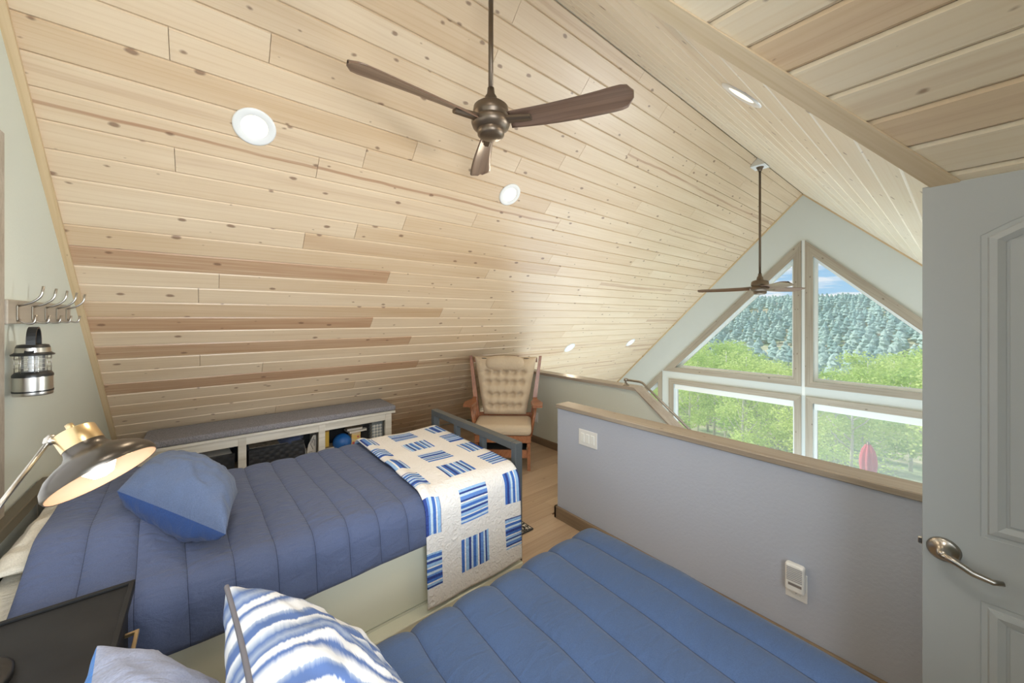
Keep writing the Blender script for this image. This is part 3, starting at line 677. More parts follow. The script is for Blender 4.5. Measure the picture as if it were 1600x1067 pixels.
# ------------------------------------------------------------------ ceiling fans
def make_fan(loc, top_z, angs, label):
    x, y, z = loc
    r = empty('ceiling_fan', loc, label, 'ceiling fan')
    B().tube([(x, y, z+.17), (x, y, top_z-.04)], .0125, 14).build('downrod', BRONZE, r)
    B().lathe([(0, .03), (.018, .03), (.03, -.0), (.052, -.04), (.062, -.075), (.062, -.09), (0, -.09)][::-1], (x, y, top_z-.045), (0, 0, -1), 28).build('canopy', BRONZE, r)
    B().lathe([(0, .17), (.017, .17), (.02, .14), (.03, .125), (.035, .095), (.07, .085), (.086, .072), (.090, .045), (.090, .028), (.080, .02), (.080, .014), (.094, .010), (.098, -.005), (.090, -.026), (.07, -.04), (.062, -.042), (0, -.042)], (x, y, z), (0, 0, 1), 36).build('motor_housing', BRONZE, r)
    B().lathe([(.066, -.036), (.068, -.048), (.066, -.066), (.05, -.076), (0, -.080)], (x, y, z), (0, 0, 1), 30).build('switch_cap', BRONZE, r)
    for a in angs:
        d = Vector((math.cos(a), math.sin(a), 0)); t_ = Vector((-math.sin(a), math.cos(a), 0)); c = Vector((x, y, z))
        pw = lambda rr, q, h: c+d*rr+t_*q+Vector((0, 0, h))
        br = B(); n = 8
        P = []
        for i in range(9):
            rr = .07+.14*i/8; w = .030-.012*(i/8)
            P.append([tuple(pw(rr, q*w+.0, h-.012*(i/8)+.0)) for q, h in ((-1, -.006), (-.5, -.014), (.5, -.014), (1, -.006), (1, .006), (-1, .006))])
        rings = [[br.b.verts.new(p) for p in ring] for ring in P]
        for i in range(8):
            for k in range(6): br.b.faces.new([rings[i][k], rings[i][(k+1) % 6], rings[i+1][(k+1) % 6], rings[i+1][k]])
        br.b.faces.new(rings[0]); br.b.faces.new(rings[-1])
        bo = br.build('blade_arm', BRONZE, r)
        bl = B(); NU, NV = 22, 8; top, bot = [], []
        for i in range(NU+1):
            u = i/NU; rr = .10+.58*u
            w = .044+.026*min(1, u*1.15)
            if u > .90: w *= max(0, 1-((u-.90)/.102)**2.6)**.5
            cx = .012*math.sin(u*PI)
            pit = .50-.26*u
            row1, row2 = [], []
            for j in range(NV+1):
                q = (j/NV*2-1); qq = q*w+cx
                h = -qq*math.sin(pit)-.012*(q*q)+.006; th = .005*(1-q**4)+.0012
                row1.append(bl.b.verts.new(pw(rr, qq*math.cos(pit), h+th))); row2.append(bl.b.verts.new(pw(rr, qq*math.cos(pit), h-th)))
            top.append(row1); bot.append(row2)
        for i in range(NU):
            for j in range(NV):
                bl.b.faces.new([top[i][j], top[i+1][j], top[i+1][j+1], top[i][j+1]]).smooth = True
                bl.b.faces.new([bot[i][j], bot[i][j+1], bot[i+1][j+1], bot[i+1][j]]).smooth = True
            bl.b.faces.new([top[i][0], bot[i][0], bot[i+1][0], top[i+1][0]]); bl.b.faces.new([top[i][NV], top[i+1][NV], bot[i+1][NV], bot[i][NV]])
        bl.b.faces.new([*top[0], *bot[0][::-1]])
        ob = orient(bl.build('blade', BLADEW, r), tuple(d))
    return r
fa = make_fan((1.094, 1.497, 2.60), 3.43, [PI, -PI/3, PI/3], 'large bronze three-blade ceiling fan nearest the camera, hung over the beds')
fb_ = make_fan((5.01, 1.507, 1.975), 3.42, [math.radians(97), math.radians(217), math.radians(-23)], 'distant bronze three-blade ceiling fan on a long rod before the gable windows')
for f_, (fx_, tz) in ((fa, (1.094, 3.43)), (fb_, (5.01, 3.42))):
    B().prism([(fx_-.09, YR-.075, tz-.028), (fx_-.09, YR+.075, tz-.028), (fx_-.09, YR+.065, ZR-.068), (fx_-.09, YR, ZR-.003), (fx_-.09, YR-.065, ZR-.068)], (.18, 0, 0)).build('ridge_block', WHITE, f_)

# ------------------------------------------------------------------ wall plates
def plate(name, x, y0, y1, z0, z1, label, cat, toggles, parent=None):
    r = empty(name, (x, (y0+y1)/2, z0), label, cat)
    B().box((x-.006, x), (y0, y1), (z0, z1), .002, 2).build('cover_plate', WHITE, r)
    return r
sw = plate('light_switch', 2.2, 1.692, 1.864, .658, .776, 'white triple rocker switch plate on the half wall near its end', 'switch', 3)
for k in range(3):
    yc = 1.864-.04-.046*k
    B().box((2.189, 2.1945), (yc-.016, yc+.016), (.684, .750), .002).build('rocker', BRIGHTW, sw)
oo = plate('wall_outlet', 3.285+.015, 3.485, 3.572, .268, .394, 'white wall outlet plate on the guard wall behind the rocking chair', 'outlet', 1)
B().box((3.290, 3.2945), (3.512, 3.545), (.298, .364), .002).build('socket', BRIGHTW, oo)
oc = plate('wall_outlet', 2.2, .465, .551, .262, .395, 'white duplex outlet plate low on the half wall beside the blue bed', 'outlet', 1)
B().box((2.190, 2.1945), (.49, .526), (.285, .372), .002).build('socket', BRIGHTW, oc)
sl = B()
for dz in (.300, ):
    sl.box((2.1885, 2.1902), (.499, .501), (dz, dz+.008)).box((2.1885, 2.1902), (.514, .516), (dz, dz+.008)).lathe([(0, 0), (.0025, 0), (.0025, .001)], (2.1895, .5075, dz-.005), (-1, 0, 0), 8)
sl.build('slots', DARK, oc)
ch = empty('plug_in_chime', (2.19, .51, .31), 'white louvred plug-in chime box on the low wall outlet', 'door chime')
B().box((2.152, 2.189), (.468, .545), (.312, .445), .012, 3).build('casing', WHITE, ch)
g = B()
for k in range(8): g.box((2.1495, 2.1525), (.476, .537), (.368+.0085*k, .3725+.0085*k), .0008)
g.build('slot_shade_bars', plain('slot_shade_grey', (.38, .37, .38), .5), ch)  # grey bars paint in the shade between the chime's slats
B().box((2.1505, 2.1525), (.478, .530), (.345, .357)).build('name_strip', plain('grey_plastic', (.22, .2, .19), .4), ch)

# ------------------------------------------------------------------ handrail
def smooth_path(pts, r=.05, n=5):
    pts = [Vector(p) for p in pts]; out = [pts[0]]
    for i in range(1, len(pts)-1):
        a, b_, c = pts[i-1], pts[i], pts[i+1]; d1 = (a-b_); d2 = (c-b_); rr = min(r, d1.length*.45, d2.length*.45)
        p, q = b_+d1.normalized()*rr, b_+d2.normalized()*rr
        for k in range(n+1):
            t_ = k/n; out.append(p*(1-t_)**2+b_*2*t_*(1-t_)+q*t_*t_)
    out.append(pts[-1]); return out
hr = empty('handrail', (3.345, 2.21, .93), 'grey metal pipe handrail bending down along the stair guard wall', 'handrail')
B().tube(smooth_path([(3.345, 2.21, .935), (3.345, 2.21, .982), (3.345, 2.03, .982), (3.345, .2, .982-1.83*.765)], .03), .0115, 12).build('pipe', NICKEL, hr)
B().lathe([(0, 0), (.032, 0), (.032, .004), (.018, .006), (.016, .02), (0, .02)], (3.345, 2.21, .9305), (0, 0, 1), 20).build('flange', NICKEL, hr)
B().lathe([(0, -.017), (.016, -.017), (.018, 0), (.016, .017), (0, .017)], (3.345, 2.21, .982), (0, 1, 0), 16).build('elbow', NICKEL, hr)

# ------------------------------------------------------------------ storage bench
bn = empty('storage_bench', (.58, 4.08, 0), 'low white-washed storage bench with open cubbies along the boarded slope', 'bench')
BX0, BX1, BY0, BY1 = -.40, 1.53, 3.86, 4.30
B().box((BX0, BX1+.02), (BY0-.015, BY1+.02), (.61, .635), .003).build('top_board', BENCHW, bn)
B().box((BX0, BX1-.02), (BY0, BY0+.02), (.545, .609), .001).build('apron', BENCHW, bn)
for xa, xb in ((-.40, -.335), (.196, .253), (.809, .865), (1.445, 1.511)):
    B().box((xa, xb), (BY0-.003, BY0+.035), (.0, .609), .002).box((xa+.018, xb-.018), (BY0+.035, BY1), (0, .609)).build('divider', BENCHW, bn)
B().box((BX0+.01, 1.50), (BY0+.02, BY1), (.262, .28), .001).build('shelf', SHELFW, bn)
B().box((BX0+.01, 1.50), (BY0+.02, BY1), (.03, .05), .001).build('bottom_shelf', SHELFW, bn)
B().box((BX0+.01, 1.50), (BY1, BY1+.01), (0, .609)).build('back_panel', DARK, bn)
# tweed cushion
def cushion_grid(name, x, y, z, m, parent, rad=.02, n=24):
    b = B().box(x, y, z, rad, 4); o = b.build(name, m, parent); autosmooth(o, 1.2); return o
cu = cushion_grid('bench_cushion', (-.39, 1.555), (3.845, 4.288), (.636, .690), TWEED, None, .018)
tag(cu, 'long grey tweed seat cushion lying on the storage bench', 'cushion')
# baskets
def weave_mat():
    m, t, b = mat('black_wicker'); b.inputs['Base Color'].default_value = (.022, .024, .028, 1); b.inputs['Roughness'].default_value = .45; return m
WICK = weave_mat()
def basket(x0, x1, y0, y1, z0, z1, label, tilt=0):
    r = empty('wicker_basket', ((x0+x1)/2, (y0+y1)/2, z0), label, 'basket')
    B().box((x0+.012, x1-.012), (y0+.012, y0+.02), (z0, z1-.01)).box((x0+.012, x1-.012), (y1-.02, y1-.012), (z0, z1-.01)).box((x0+.012, x0+.02), (y0+.02, y1-.02), (z0, z1-.01)).box((x1-.02, x1-.012), (y0+.02, y1-.02), (z0, z1-.01)).box((x0+.012, x1-.012), (y0+.012, y1-.012), (z0, z0+.01)).build('liner', WICK, r)
    B().tube([(x0+.01, y0+.008, z1), (x1-.01, y0+.008, z1), (x1-.01, y1-.008, z1), (x0+.01, y1-.008, z1), (x0+.01, y0+.008, z1)], .007, 6).build('rim', WICK, r)
    k = 0; zz = z0+.012
    while zz < z1-.012:       # woven bands, each passing in front of every other upright
        w = B(); n = int((x1-x0-.02)/.036); P = []
        for i in range(n*4+1):
            xx = x0+.01+(x1-x0-.02)*i/(n*4); yy = y0+.006+.005*math.cos(PI*(i/4+k)); P.append((xx, yy, zz))
        rings = [[w.b.verts.new((p[0], p[1]-.0015, p[2]-.013)), w.b.verts.new((p[0], p[1]-.003, p[2])), w.b.verts.new((p[0], p[1]-.0015, p[2]+.013))] for p in P]
        for i in range(len(rings)-1):
            for j in (0, 1): w.b.faces.new([rings[i][j], rings[i+1][j], rings[i+1][j+1], rings[i][j+1]]).smooth = True
        w.build('woven_band', WICK, r, fix=False); zz += .028; k += 1
    return r
basket(-.33, .185, 3.90, 4.25, .28, .475, 'black woven basket in the left bench cubby, half hidden by the blue pillow')
basket(.262, .70, 3.89, 4.25, .28, .485, 'black woven basket in the middle bench cubby, blue cloth inside')
MAG = plain('paper_white', (.66, .62, .56), .6); PAPC = plain('paper_brown', (.30, .24, .17), .6, vary=.5, vscale=40)
def book(x, y, z, m, mtx, label, cat='book', nm='book', mp=None):
    r = empty(nm, tuple(mtx.translation), label, cat)
    B().box(x, y, (z[0], z[0]+.002), mtx=mtx).box(x, y, (z[1]-.002, z[1]), mtx=mtx).box((x[0], x[0]+.002), y, z, mtx=mtx).build('cover', m, r)
    B().box((x[0]+.003, x[1]-.004), (y[0]+.003, y[1]-.003), (z[0]+.002, z[1]-.002), mtx=mtx).build('pages', MAG, r)
    return r
T = lambda x, y, z, rx=0, ry=0, rz=0: Matrix.Translation((x, y, z)) @ Matrix.Rotation(rz, 4, 'Z') @ Matrix.Rotation(ry, 4, 'Y') @ Matrix.Rotation(rx, 4, 'X')
RED = plain('red_cover', (.45, .05, .03), .5); YEL = plain('yellow_card', (.62, .40, .06), .5); BLU = plain('ball_blue', (.012, .12, .42), .35)
book((-.14, .10), (-.09, .09), (0, .02), MAG, T(.05, 4.02, .458, rx=.06, rz=.1), 'white magazine lying on top of the left black basket', 'magazine', 'magazine')
book((-.12, .12), (-.09, .09), (0, .022), PAPC, T(.40, 4.04, .462, rx=.05, rz=-.05), 'brown printed book lying in the middle basket')
# bundled cloth
def blob(name, c, r, m, label=None, cat=None, amp=.15, n=20, parent=None, seed=0, flat=1):
    U = np.linspace(0, 2*PI, n*2+1); V = np.linspace(0, PI, n+1); P = np.zeros((len(U), len(V), 3))
    for i, u in enumerate(U):
        for j, v in enumerate(V):
            d = Vector((math.sin(v)*math.cos(u), math.sin(v)*math.sin(u), math.cos(v))); q = 1+amp*noise.noise(d*2.2+Vector((seed, 0, 0)))+amp*.4*noise.noise(d*6+Vector((seed, 3, 0)))
            P[i, j] = (c[0]+d.x*r[0]*q, c[1]+d.y*r[1]*q, c[2]+d.z*r[2]*q)
    o = grid_mesh(name, P, m, parent)
    if label: tag(o, label, cat)
    return o
NAVY = plain('navy_cloth', (.03, .045, .10), .8, sheen=.3)
blob('folded_cloth', (.60, 4.0, .485), (.10, .10, .052), NAVY, 'dark navy cloth bundled on top of the middle black basket', 'cloth', .25)
# magazine file, white with a black loop pattern
mf = empty('magazine_holder', (.755, 4.0, .28), 'white magazine holder with black line pattern beside the middle divider', 'magazine holder')
B().prism([(.715, 3.93, .28), (.795, 3.93, .28), (.795, 3.93, .50), (.775, 3.93, .50), (.735, 3.93, .42)], (0, .008, 0)).prism([(.797, 3.93, .28), (.797, 4.20, .28), (.797, 4.20, .50), (.797, 3.93, .50)], (.004, 0, 0)).prism([(.711, 3.93, .28), (.711, 4.20, .28), (.711, 4.20, .50), (.711, 3.93, .38)], (.004, 0, 0)).build('body', MAG, mf)
B().tube([(.782, 3.928, .49), (.772, 3.928, .44), (.785, 3.928, .40), (.79, 3.928, .46), (.765, 3.928, .47), (.755, 3.928, .42), (.775, 3.928, .37)], .0022, 6).tube([(.735, 3.928, .35), (.77, 3.928, .352)], .0015, 5).build('printed_loops', DARK, mf)
# third cubby
bxs = empty('storage_box', (.905, 3.98, .305), 'yellow cardboard box standing behind the blue ball', 'box')
B().box((.88, .925), (3.97, 4.10), (.352, .52), .002).build('body', YEL, bxs); B().box((.878, .927), (3.968, 4.102), (.50, .525), .002).build('lid', plain('brown_card', (.3, .16, .05), .6), bxs)
book((-.06, .07), (-.09, .07), (0, .022), RED, T(.945, 4.00, .281), 'red-covered book at the bottom of the stack behind the ball')
book((-.06, .06), (-.08, .07), (0, .024), MAG, T(.94, 4.00, .304), 'white-covered book in the middle of the stack by the ball')
book((-.055, .04), (-.06, .07), (0, .020), PAPC, T(.93, 4.00, .330), 'brown book on top of the small stack behind the ball')
bl_ = B().lathe([(.088*math.sin(PI*k/24), -.088*math.cos(PI*k/24)) for k in range(25)], (1.045, 3.965, .369), (.3, -.2, 1), 36).build('toy_ball', BLU)
me_ = bl_.data; tag(bl_, 'bright blue rubber ball in the right bench cubby', 'ball')
B().lathe([(0, .0), (.006, .0), (.006, .0015), (0, .0015)], (1.045-.0, 3.965-.087, .37), (0, -1, 0), 10).build('valve', plain('ball_valve', (.01, .06, .25), .5), bl_)
def pattern_mat(name, a, b2, c3, sc, kind):
    m, t, b = mat(name); L = t.links; tc = nd(t, 'ShaderNodeTexCoord')
    if kind == 'flower':
        vo = nd(t, 'ShaderNodeTexVoronoi'); vo.inputs['Scale'].default_value = sc; L.new(tc.outputs['Object'], vo.inputs['Vector']); src = vo.outputs['Distance']
    else:
        w1_ = nd(t, 'ShaderNodeTexChecker'); w1_.inputs['Scale'].default_value = sc
        mp = nd(t, 'ShaderNodeMapping'); mp.inputs['Rotation'].default_value = (.0, .785, 0); L.new(tc.outputs['Object'], mp.inputs[0]); L.new(mp.outputs[0], w1_.inputs['Vector']); src = w1_.outputs['Fac']
    r = nd(t, 'ShaderNodeValToRGB'); r.color_ramp.interpolation = 'CONSTANT'; e = r.color_ramp.elements; e[0].color = (*a, 1); e[1].position = .3; e[1].color = (*b2, 1); q = e.new(.55); q.color = (*c3, 1)
    L.new(src, r.inputs[0]); L.new(r.outputs[0], b.inputs['Base Color']); b.inputs['Roughness'].default_value = .6; return m
FLW = pattern_mat('flower_print', (.55, .10, .12), (.70, .50, .15), (.68, .52, .30), 22, 'flower')
GEO = pattern_mat('diamond_print', (.62, .62, .58), (.62, .62, .58), (.25, .28, .30), 45, 'check')
tb = empty('gift_box', (1.175, 3.99, .28), 'small cream box with orange flower print right of the blue ball', 'box')
B().box((1.125, 1.215), (3.93, 4.05), (.281, .455), .003).build('body', FLW, tb)
book((-.085, .09), (-.07, .08), (0, .018), MAG, T(1.18, 3.985, .457, rz=.1), 'white-edged book lying on the flower-print box')
book((-.075, .075), (-.06, .06), (0, .024), PAPC, T(1.165, 3.99, .477, rz=-.1), 'brown book topmost on the flower-print box')
bk = empty('storage_bin', (1.28, 4.0, .28), 'black fabric bin between the flower box and grey box', 'bin')
B().box((1.235, 1.312), (3.97, 4.2), (.281, .50), .004).build('body', plain('black_fabric', (.012, .012, .013), .8), bk); B().box((1.231, 1.316), (3.966, 4.204), (.50, .512), .003).build('rim', WICK, bk)
gb = empty('patterned_bin', (1.38, 3.98, .28), 'grey diamond-patterned storage box at the right end of the bench', 'box')
B().box((1.328, 1.437), (3.92, 4.15), (.281, .50), .003).build('body', GEO, gb); B().box((1.325, 1.440), (3.917, 4.153), (.50, .53), .003).build('lid', plain('grey_lid', (.18, .20, .20), .6), gb)

# ------------------------------------------------------------------ drapes
def rounded(v, lo, hi, r, flare, ext_lo, ext_hi):
    """unrolled coordinate v in [lo-ext_lo, hi+ext_hi] -> (coordinate, drop)"""
    def side(d):    # d distance past the start of the rounding
        L_ = r*PI/2
        if d <= 0: return 0., 0.
        if d < L_: a = d/r; return r*math.sin(a), r*(1-math.cos(a))
        return r+flare*(d-L_), r+(d-L_)
    if v > hi-r: o, dr = side(v-(hi-r)); return hi-r+o, dr
    if v < lo+r: o, dr = side((lo+r)-v); return lo+r-o, dr
    return v, 0.
def drape(name, xr, yr, zt, r, ext, hx, hy, m, parent, seam0, per, amp, zfun, seed, uvs=False, off_=0., thick=.012, wob=.012, slant=0.):
    """ext = overhang lengths (x lo, x hi, y lo, y hi)"""
    fr = [0, .012, .035, .07, .115, .17, .24, .33, .42, .5, .58, .67, .76, .83, .885, .93, .965, .988] if amp else list(np.arange(0, 1, 1/14))
    us = [seam0+(k+f)*per for k in range(-30, 40) for f in fr]; us = np.array([q for q in us if xr[0]-ext[0] <= q <= xr[1]+ext[1]]); vs = np.arange(yr[0]-ext[2], yr[1]+ext[3]+1e-6, hy)
    P = np.zeros((len(us), len(vs), 3)); S = np.zeros((len(us), len(vs))); UV = np.zeros((len(us), len(vs), 2)); D = np.zeros_like(S)
    for i, u_ in enumerate(us):
      for j, v in enumerate(vs):
        u = u_+((slant*(yr[1]-v)+.007*noise.noise(Vector((v*3, seed, u_*2))))*min(1, max(0, (xr[1]-u_)/.3)) if amp else 0)
        cx, dx = rounded(u, xr[0], xr[1], r, .05, ext[0], ext[1]) if (ext[0] or ext[1]) else (u, 0.)
        if not ext[0] and u < xr[0]+r: cx, dx = u, 0.
        if 1:
            cy, dy = rounded(v, yr[0], yr[1], r, .05, ext[2], ext[3])
            dz = (dx**3+dy**3)**(1/3.)
            if dx > 0 and dy > 0:       # round the corner in plan
                q = min(dx, dy)/max(ext[1], .01); sx = 1 if u > 0 else -1
                cxx = cx-.22*min(dx, dy)*.5; cyy = cy+(.22*min(dx, dy)*.5 if v < (yr[0]+yr[1])/2 else -.22*min(dx, dy)*.5)
            else: cxx, cyy = cx, cy
            w = wob*noise.noise(Vector((u*2.3, v*2.3, seed)))+wob*.5*noise.noise(Vector((u*6, v*6, seed+5)))
            fold = .018*min(1, dz/.2)*noise.noise(Vector((u*4.5, seed, dz*1.5)))
            P[i, j] = (cxx+(fold if dx > dy else 0), cyy-(fold if (v < .5*(yr[0]+yr[1]) and dy >= dx) else 0), zt-dz+zfun(cxx, cyy)*max(0, 1-dz*3)+w)
            ph = (u_-seam0)/per
            S[i, j] = abs(ph-round(ph))*per; D[i, j] = dz
            UV[i, j] = (u, v-(yr[0]-ext[2]))
    n = normals(P)
    if n[len(us)//2, len(vs)//2, 2] < 0: n = -n
    puff = amp*(1-np.exp(-S/(per*.13))) if amp else np.zeros_like(S)
    edge = np.minimum(np.minimum(np.arange(len(vs))[None, :], np.arange(len(vs))[::-1][None, :])*hy, 1.)
    puff = puff*np.clip(edge/.03, .15, 1)
    P = P+n*(puff+off_)[..., None]
    thr = np.clip(1-S/.0013, 0, 1) if amp else np.zeros_like(S)
    o = grid_mesh(name, P, m, parent, UV if uvs else None, thr, thick)
    return o, P
# bed 1
bed1 = empty('twin_bed', (.4, 2.13, 0), 'far twin bed with cream storage base and grey metal footboard', 'bed', 'twin beds')
B().box((-.52, 1.36), (1.625, 2.62), (.27, .60), .004).build('base_cabinet', CREAM, bed1)
B().box((-.52, 1.36), (1.555, 1.625), (.0, .262), .004).build('trundle_drawer', CREAM, bed1)
B().box((-.52, 1.36), (1.625, 2.62), (.0, .268)).build('plinth', CREAM, bed1)
cushion_grid('mattress', (-.54, 1.36), (1.63, 2.63), (.602, .755), PILW, bed1, .03)
for nm, yy in (('footboard_post', 1.622), ('footboard_post', 2.638)):
    B().box((1.362, 1.412), (yy-.0, yy+.045) if yy < 2 else (yy-.022, yy+.022), (0, .90), .003).build(nm, FRAMEG, bed1)
for yy in (1.985, 2.31): B().box((1.370, 1.405), (yy-.02, yy+.02), (.3, .858), .003).build('footboard_upright', FRAMEG, bed1)
B().box((1.360, 1.414), (1.667, 2.618), (.858, .90), .003).build('footboard_rail', FRAMEG, bed1)
B().box((1.370, 1.405), (1.667, 2.618), (.27, .31), .003).build('footboard_lower_rail', FRAMEG, bed1)
B().box((-.585, -.545), (1.62, 2.66), (.85, .895), .003).box((-.585, -.545), (1.62, 1.665), (0, .85)).box((-.585, -.545), (2.615, 2.66), (0, .85)).box((-.575, -.555), (1.665, 2.615), (.35, .75)).build('headboard', plain('headboard_metal', (.11, .095, .065), .5, .2), bed1)
def z1(x, y):
    h = max(0, min(1, (.02-x)/.28)); h = h*h*(3-2*h)
    s_ = max(0, min(1, (y-1.60)/.35)); s_ = s_*s_*(3-2*s_)
    return .115*h*s_
c1, P1 = drape('comforter', (-.47, 1.34), (1.585, 2.64), .772, .085, (0, 0, .17, .20), .0095, .0125, COMF1, None,   .03, .125, .011, z1, 3, slant=.04)
tag(c1, 'slate-blue channel-quilted comforter spread over the far bed', 'comforter')
qt, PQ = drape('patchwork_quilt', (.775, 1.355), (1.585, 2.64), .785, .09, (0, 0, .465, .25), .0085, .011, QUILT, None, .0, .125, 0, lambda x, y: .016*math.exp(-((x-.80)/.03)**2), 3, uvs=True, off_=.014, thick=.005, wob=.012)
tag(qt, 'white patchwork quilt with blue striped squares across the bed foot', 'quilt')
# bed 2
bed2 = empty('twin_bed', (.35, .48, 0), 'near twin bed in the foreground under the plain blue comforter', 'bed', 'twin beds')
bed2['label'] = 'near twin bed in the foreground under the bright blue comforter'
B().box((-.52, 1.14), (.03, .93), (.0, .58), .004).build('base_cabinet', CREAM, bed2)
cushion_grid('mattress', (-.54, 1.15), (.02, .94), (.582, .755), PILW, bed2, .03)
B().box((-.585, -.545), (.0, .98), (.90, .95), .003).box((-.585, -.545), (.0, .045), (0, .90)).box((-.585, -.545), (.935, .98), (0, .90)).build('headboard', FRAMEG, bed2)
c2, P2_ = drape('comforter', (-.45, 1.24), (-.02, .99), .782, .09, (0, .30, .25, .28), .0095, .0125, COMF2, None, .035, .132, .014, lambda x, y: 0, 21, slant=-.03)
tag(c2, 'bright blue channel-quilted comforter on the near bed', 'comforter')

# ------------------------------------------------------------------ pillows
def pillow(name, A, Bc, C, D, tt, tb_, mats, label, cat='pillow', n=30, sag=.04, seed=0, pinch=.9, piping=None, ikat=False, wr=.008):
    """corners A->Bc->C->D; top side follows the cross product (Bc-A)x(D-A)"""
    A, Bc, C, D = map(Vector, (A, Bc, C, D)); nn = ((Bc-A).cross(D-A)+(D-C).cross(Bc-C)).normalized(); cen = (A+Bc+C+D)/4
    s = np.linspace(-1, 1, n+1); root = None
    def surf(sgn, T_):
        P = np.zeros((n+1, n+1, 3)); UV = np.zeros((n+1, n+1, 2))
        for i, a in enumerate(s):
            for j, b_ in enumerate(s):
                a2, b2 = math.sin(a*PI/2), math.sin(b_*PI/2)
                u, v = (a2+1)/2, (b2+1)/2
                p = A*(1-u)*(1-v)+Bc*u*(1-v)+C*u*v+D*(1-u)*v
                # sides pulled in between the corners
                pull = 1-sag*((1-a2*a2)*b2*b2*b2*b2+(1-b2*b2)*a2*a2*a2*a2)
                p = cen+(p-cen)*pull
                h = ((1-a2**2)*(1-b2**2))**.42*T_
                w = wr*noise.noise(Vector((u*5+seed, v*5, sgn*3)))*(1 if h > 1e-4 else 0)+wr*.8*noise.noise(Vector((u*13, v*13+seed, sgn)))*(1 if h > 1e-4 else 0)
                P[i, j] = p+nn*sgn*(h+w*min(1, h/.03)); UV[i, j] = (u, v)
        return P, UV
    Pt, UVt = surf(1, tt); Pb, UVb = surf(-1, tb_)
    root = grid_mesh(name, Pt, mats[0], None, UVt)
    tag(root, label, cat)
    grid_mesh('underside', Pb[:, ::-1], mats[1], root, UVb[:, ::-1])
    if piping:
        loop = [Pt[i, 0] for i in range(n+1)]
        B().tube([tuple(p) for p in loop], piping[1], 6).build('zipper', piping[0], root)
    return root
pillow('pillow', (.047, 1.605, .878), (.10, 2.0, .86), (-.21, 2.45, .91), (-.262, 2.01, .972), .15, .12, (PILB, PILD), 'plump blue bed pillow lying loose on the far bed', n=44, sag=.03, wr=.012)
pillow('pillow', (-.545, 1.93, .80), (-.16, 1.93, .795), (-.16, 2.60, .795), (-.545, 2.60, .80), .055, .03, (PILW, PILW), 'white pillow poking out from under the far comforter at the head', n=28, wr=.022)
pillow('pillow', (-.145, .93, 1.065), (-.12, .52, 1.08), (.08, .50, .82), (.05, .91, .81), .075, .07, (PILG, PILS), 'grey-blue pillow behind the striped one on the near bed', seed=4, n=36)
tp = pillow('throw_pillow', (.028, .905, 1.10), (.05, .49, 1.10), (.31, .46, .82), (.27, .87, .81), .085, .08, (IKAT, IKAT), 'blue and white striped throw pillow with a dark zipper edge in the foreground', seed=8, n=44, sag=.05, piping=(PIPING, .0045))

# ------------------------------------------------------------------ nightstand and lamp
ns = empty('nightstand', (-.36, 1.30, 0), 'black nightstand with brass pull between the two beds', 'nightstand')
B().box((-.575, -.165), (1.06, 1.545), (.826, .846), .002).build('top', NIGHT, ns)
B().box((-.575, -.165), (1.533, 1.545), (.8465, .853), .001).box((-.177, -.165), (1.06, 1.533), (.8465, .853), .001).box((-.575, -.165), (1.06, 1.072), (.8465, .853), .001).build('top_rim', NIGHT, ns)
B().box((-.575, -.185), (1.075, 1.095), (.0, .825)).box((-.575, -.185), (1.51, 1.53), (.0, .825)).box((-.575, -.185), (1.095, 1.51), (.08, .10)).box((-.575, -.56), (1.095, 1.51), (.10, .825)).build('carcass', NIGHT, ns)
for za, zb in ((.62, .815), (.40, .61), (.12, .39)):
    d_ = B().box((-.20, -.175), (1.10, 1.505), (za, zb), .002).build('drawer', NIGHT, ns)
    zc = (za+zb)/2+.03
    B().box((-.178, -.148), (1.165, 1.173), (zc, zc+.008)).box((-.178, -.148), (1.447, 1.455), (zc, zc+.008)).box((-.156, -.147), (1.165, 1.455), (zc-.001, zc+.009), .001).build('pull', BRASS, d_)
lp = empty('desk_lamp', (-.43, 1.33, .85), 'lit desk lamp with a flared bronze shade over the nightstand', 'lamp')
CC = Vector((-.2115, 1.443, 1.205)); ax = Vector((.451, -.391, -.80)).normalized()
B().lathe([(0, .0), (.085, .0), (.086, .014), (.08, .018), (0, .02)], (-.41, 1.30, .847), (0, 0, 1), 40).build('base', BLACKP, lp)
J = Vector((-.41, 1.30, 1.10)); cap0 = CC-ax*.135
B().tube([(-.41, 1.30, .865), tuple(J)], .007, 12).build('pole', STEEL, lp)
tip = cap0+Vector((-.040, -.012, -.006))
B().tube([tuple(J), tuple(tip)], .0055, 12).lathe([(0, -.012), (.009, -.01), (.012, 0), (.009, .012), (0, .014)], tip, (tip-J), 16).build('arm', STEEL, lp)
sh_ = [(.040, -.098), (.040, -.092), (.043, -.082), (.052, -.070), (.072, -.059), (.094, -.043), (.108, -.024), (.1125, -.008), (.110, 0)]
shade = B().lathe(sh_, CC, ax, 48).build('shade', SHADE, lp)
B().lathe([(.036, -.09), (.05, -.068), (.070, -.057), (.092, -.041), (.106, -.022), (.110, -.008), (.108, 0)], CC, ax, 48).build('shade_lining', SHADEIN, lp)
B().lathe([(.108, 0), (.110, .0008), (.110, 0)], CC, ax, 48).build('shade_rim', BRASS, lp)
B().lathe([(.041, -.096), (.041, -.140), (.037, -.143), (0, -.143)], CC, ax, 32).lathe([(0, -.165), (.008, -.165), (.009, -.143)], CC, ax, 12).build('socket_cap', BRASS, lp)
B().lathe([(0, .004), (.020, -.002), (.034, -.024), (.028, -.045), (.014, -.075), (.014, -.095)], CC, ax, 24).build('bulb', emit('lamp_bulb', (1, .86, .66), 3.5), lp)
light('lamp_glow', 'POINT', tuple(CC+ax*.03), .5, (1, .74, .48), .03)

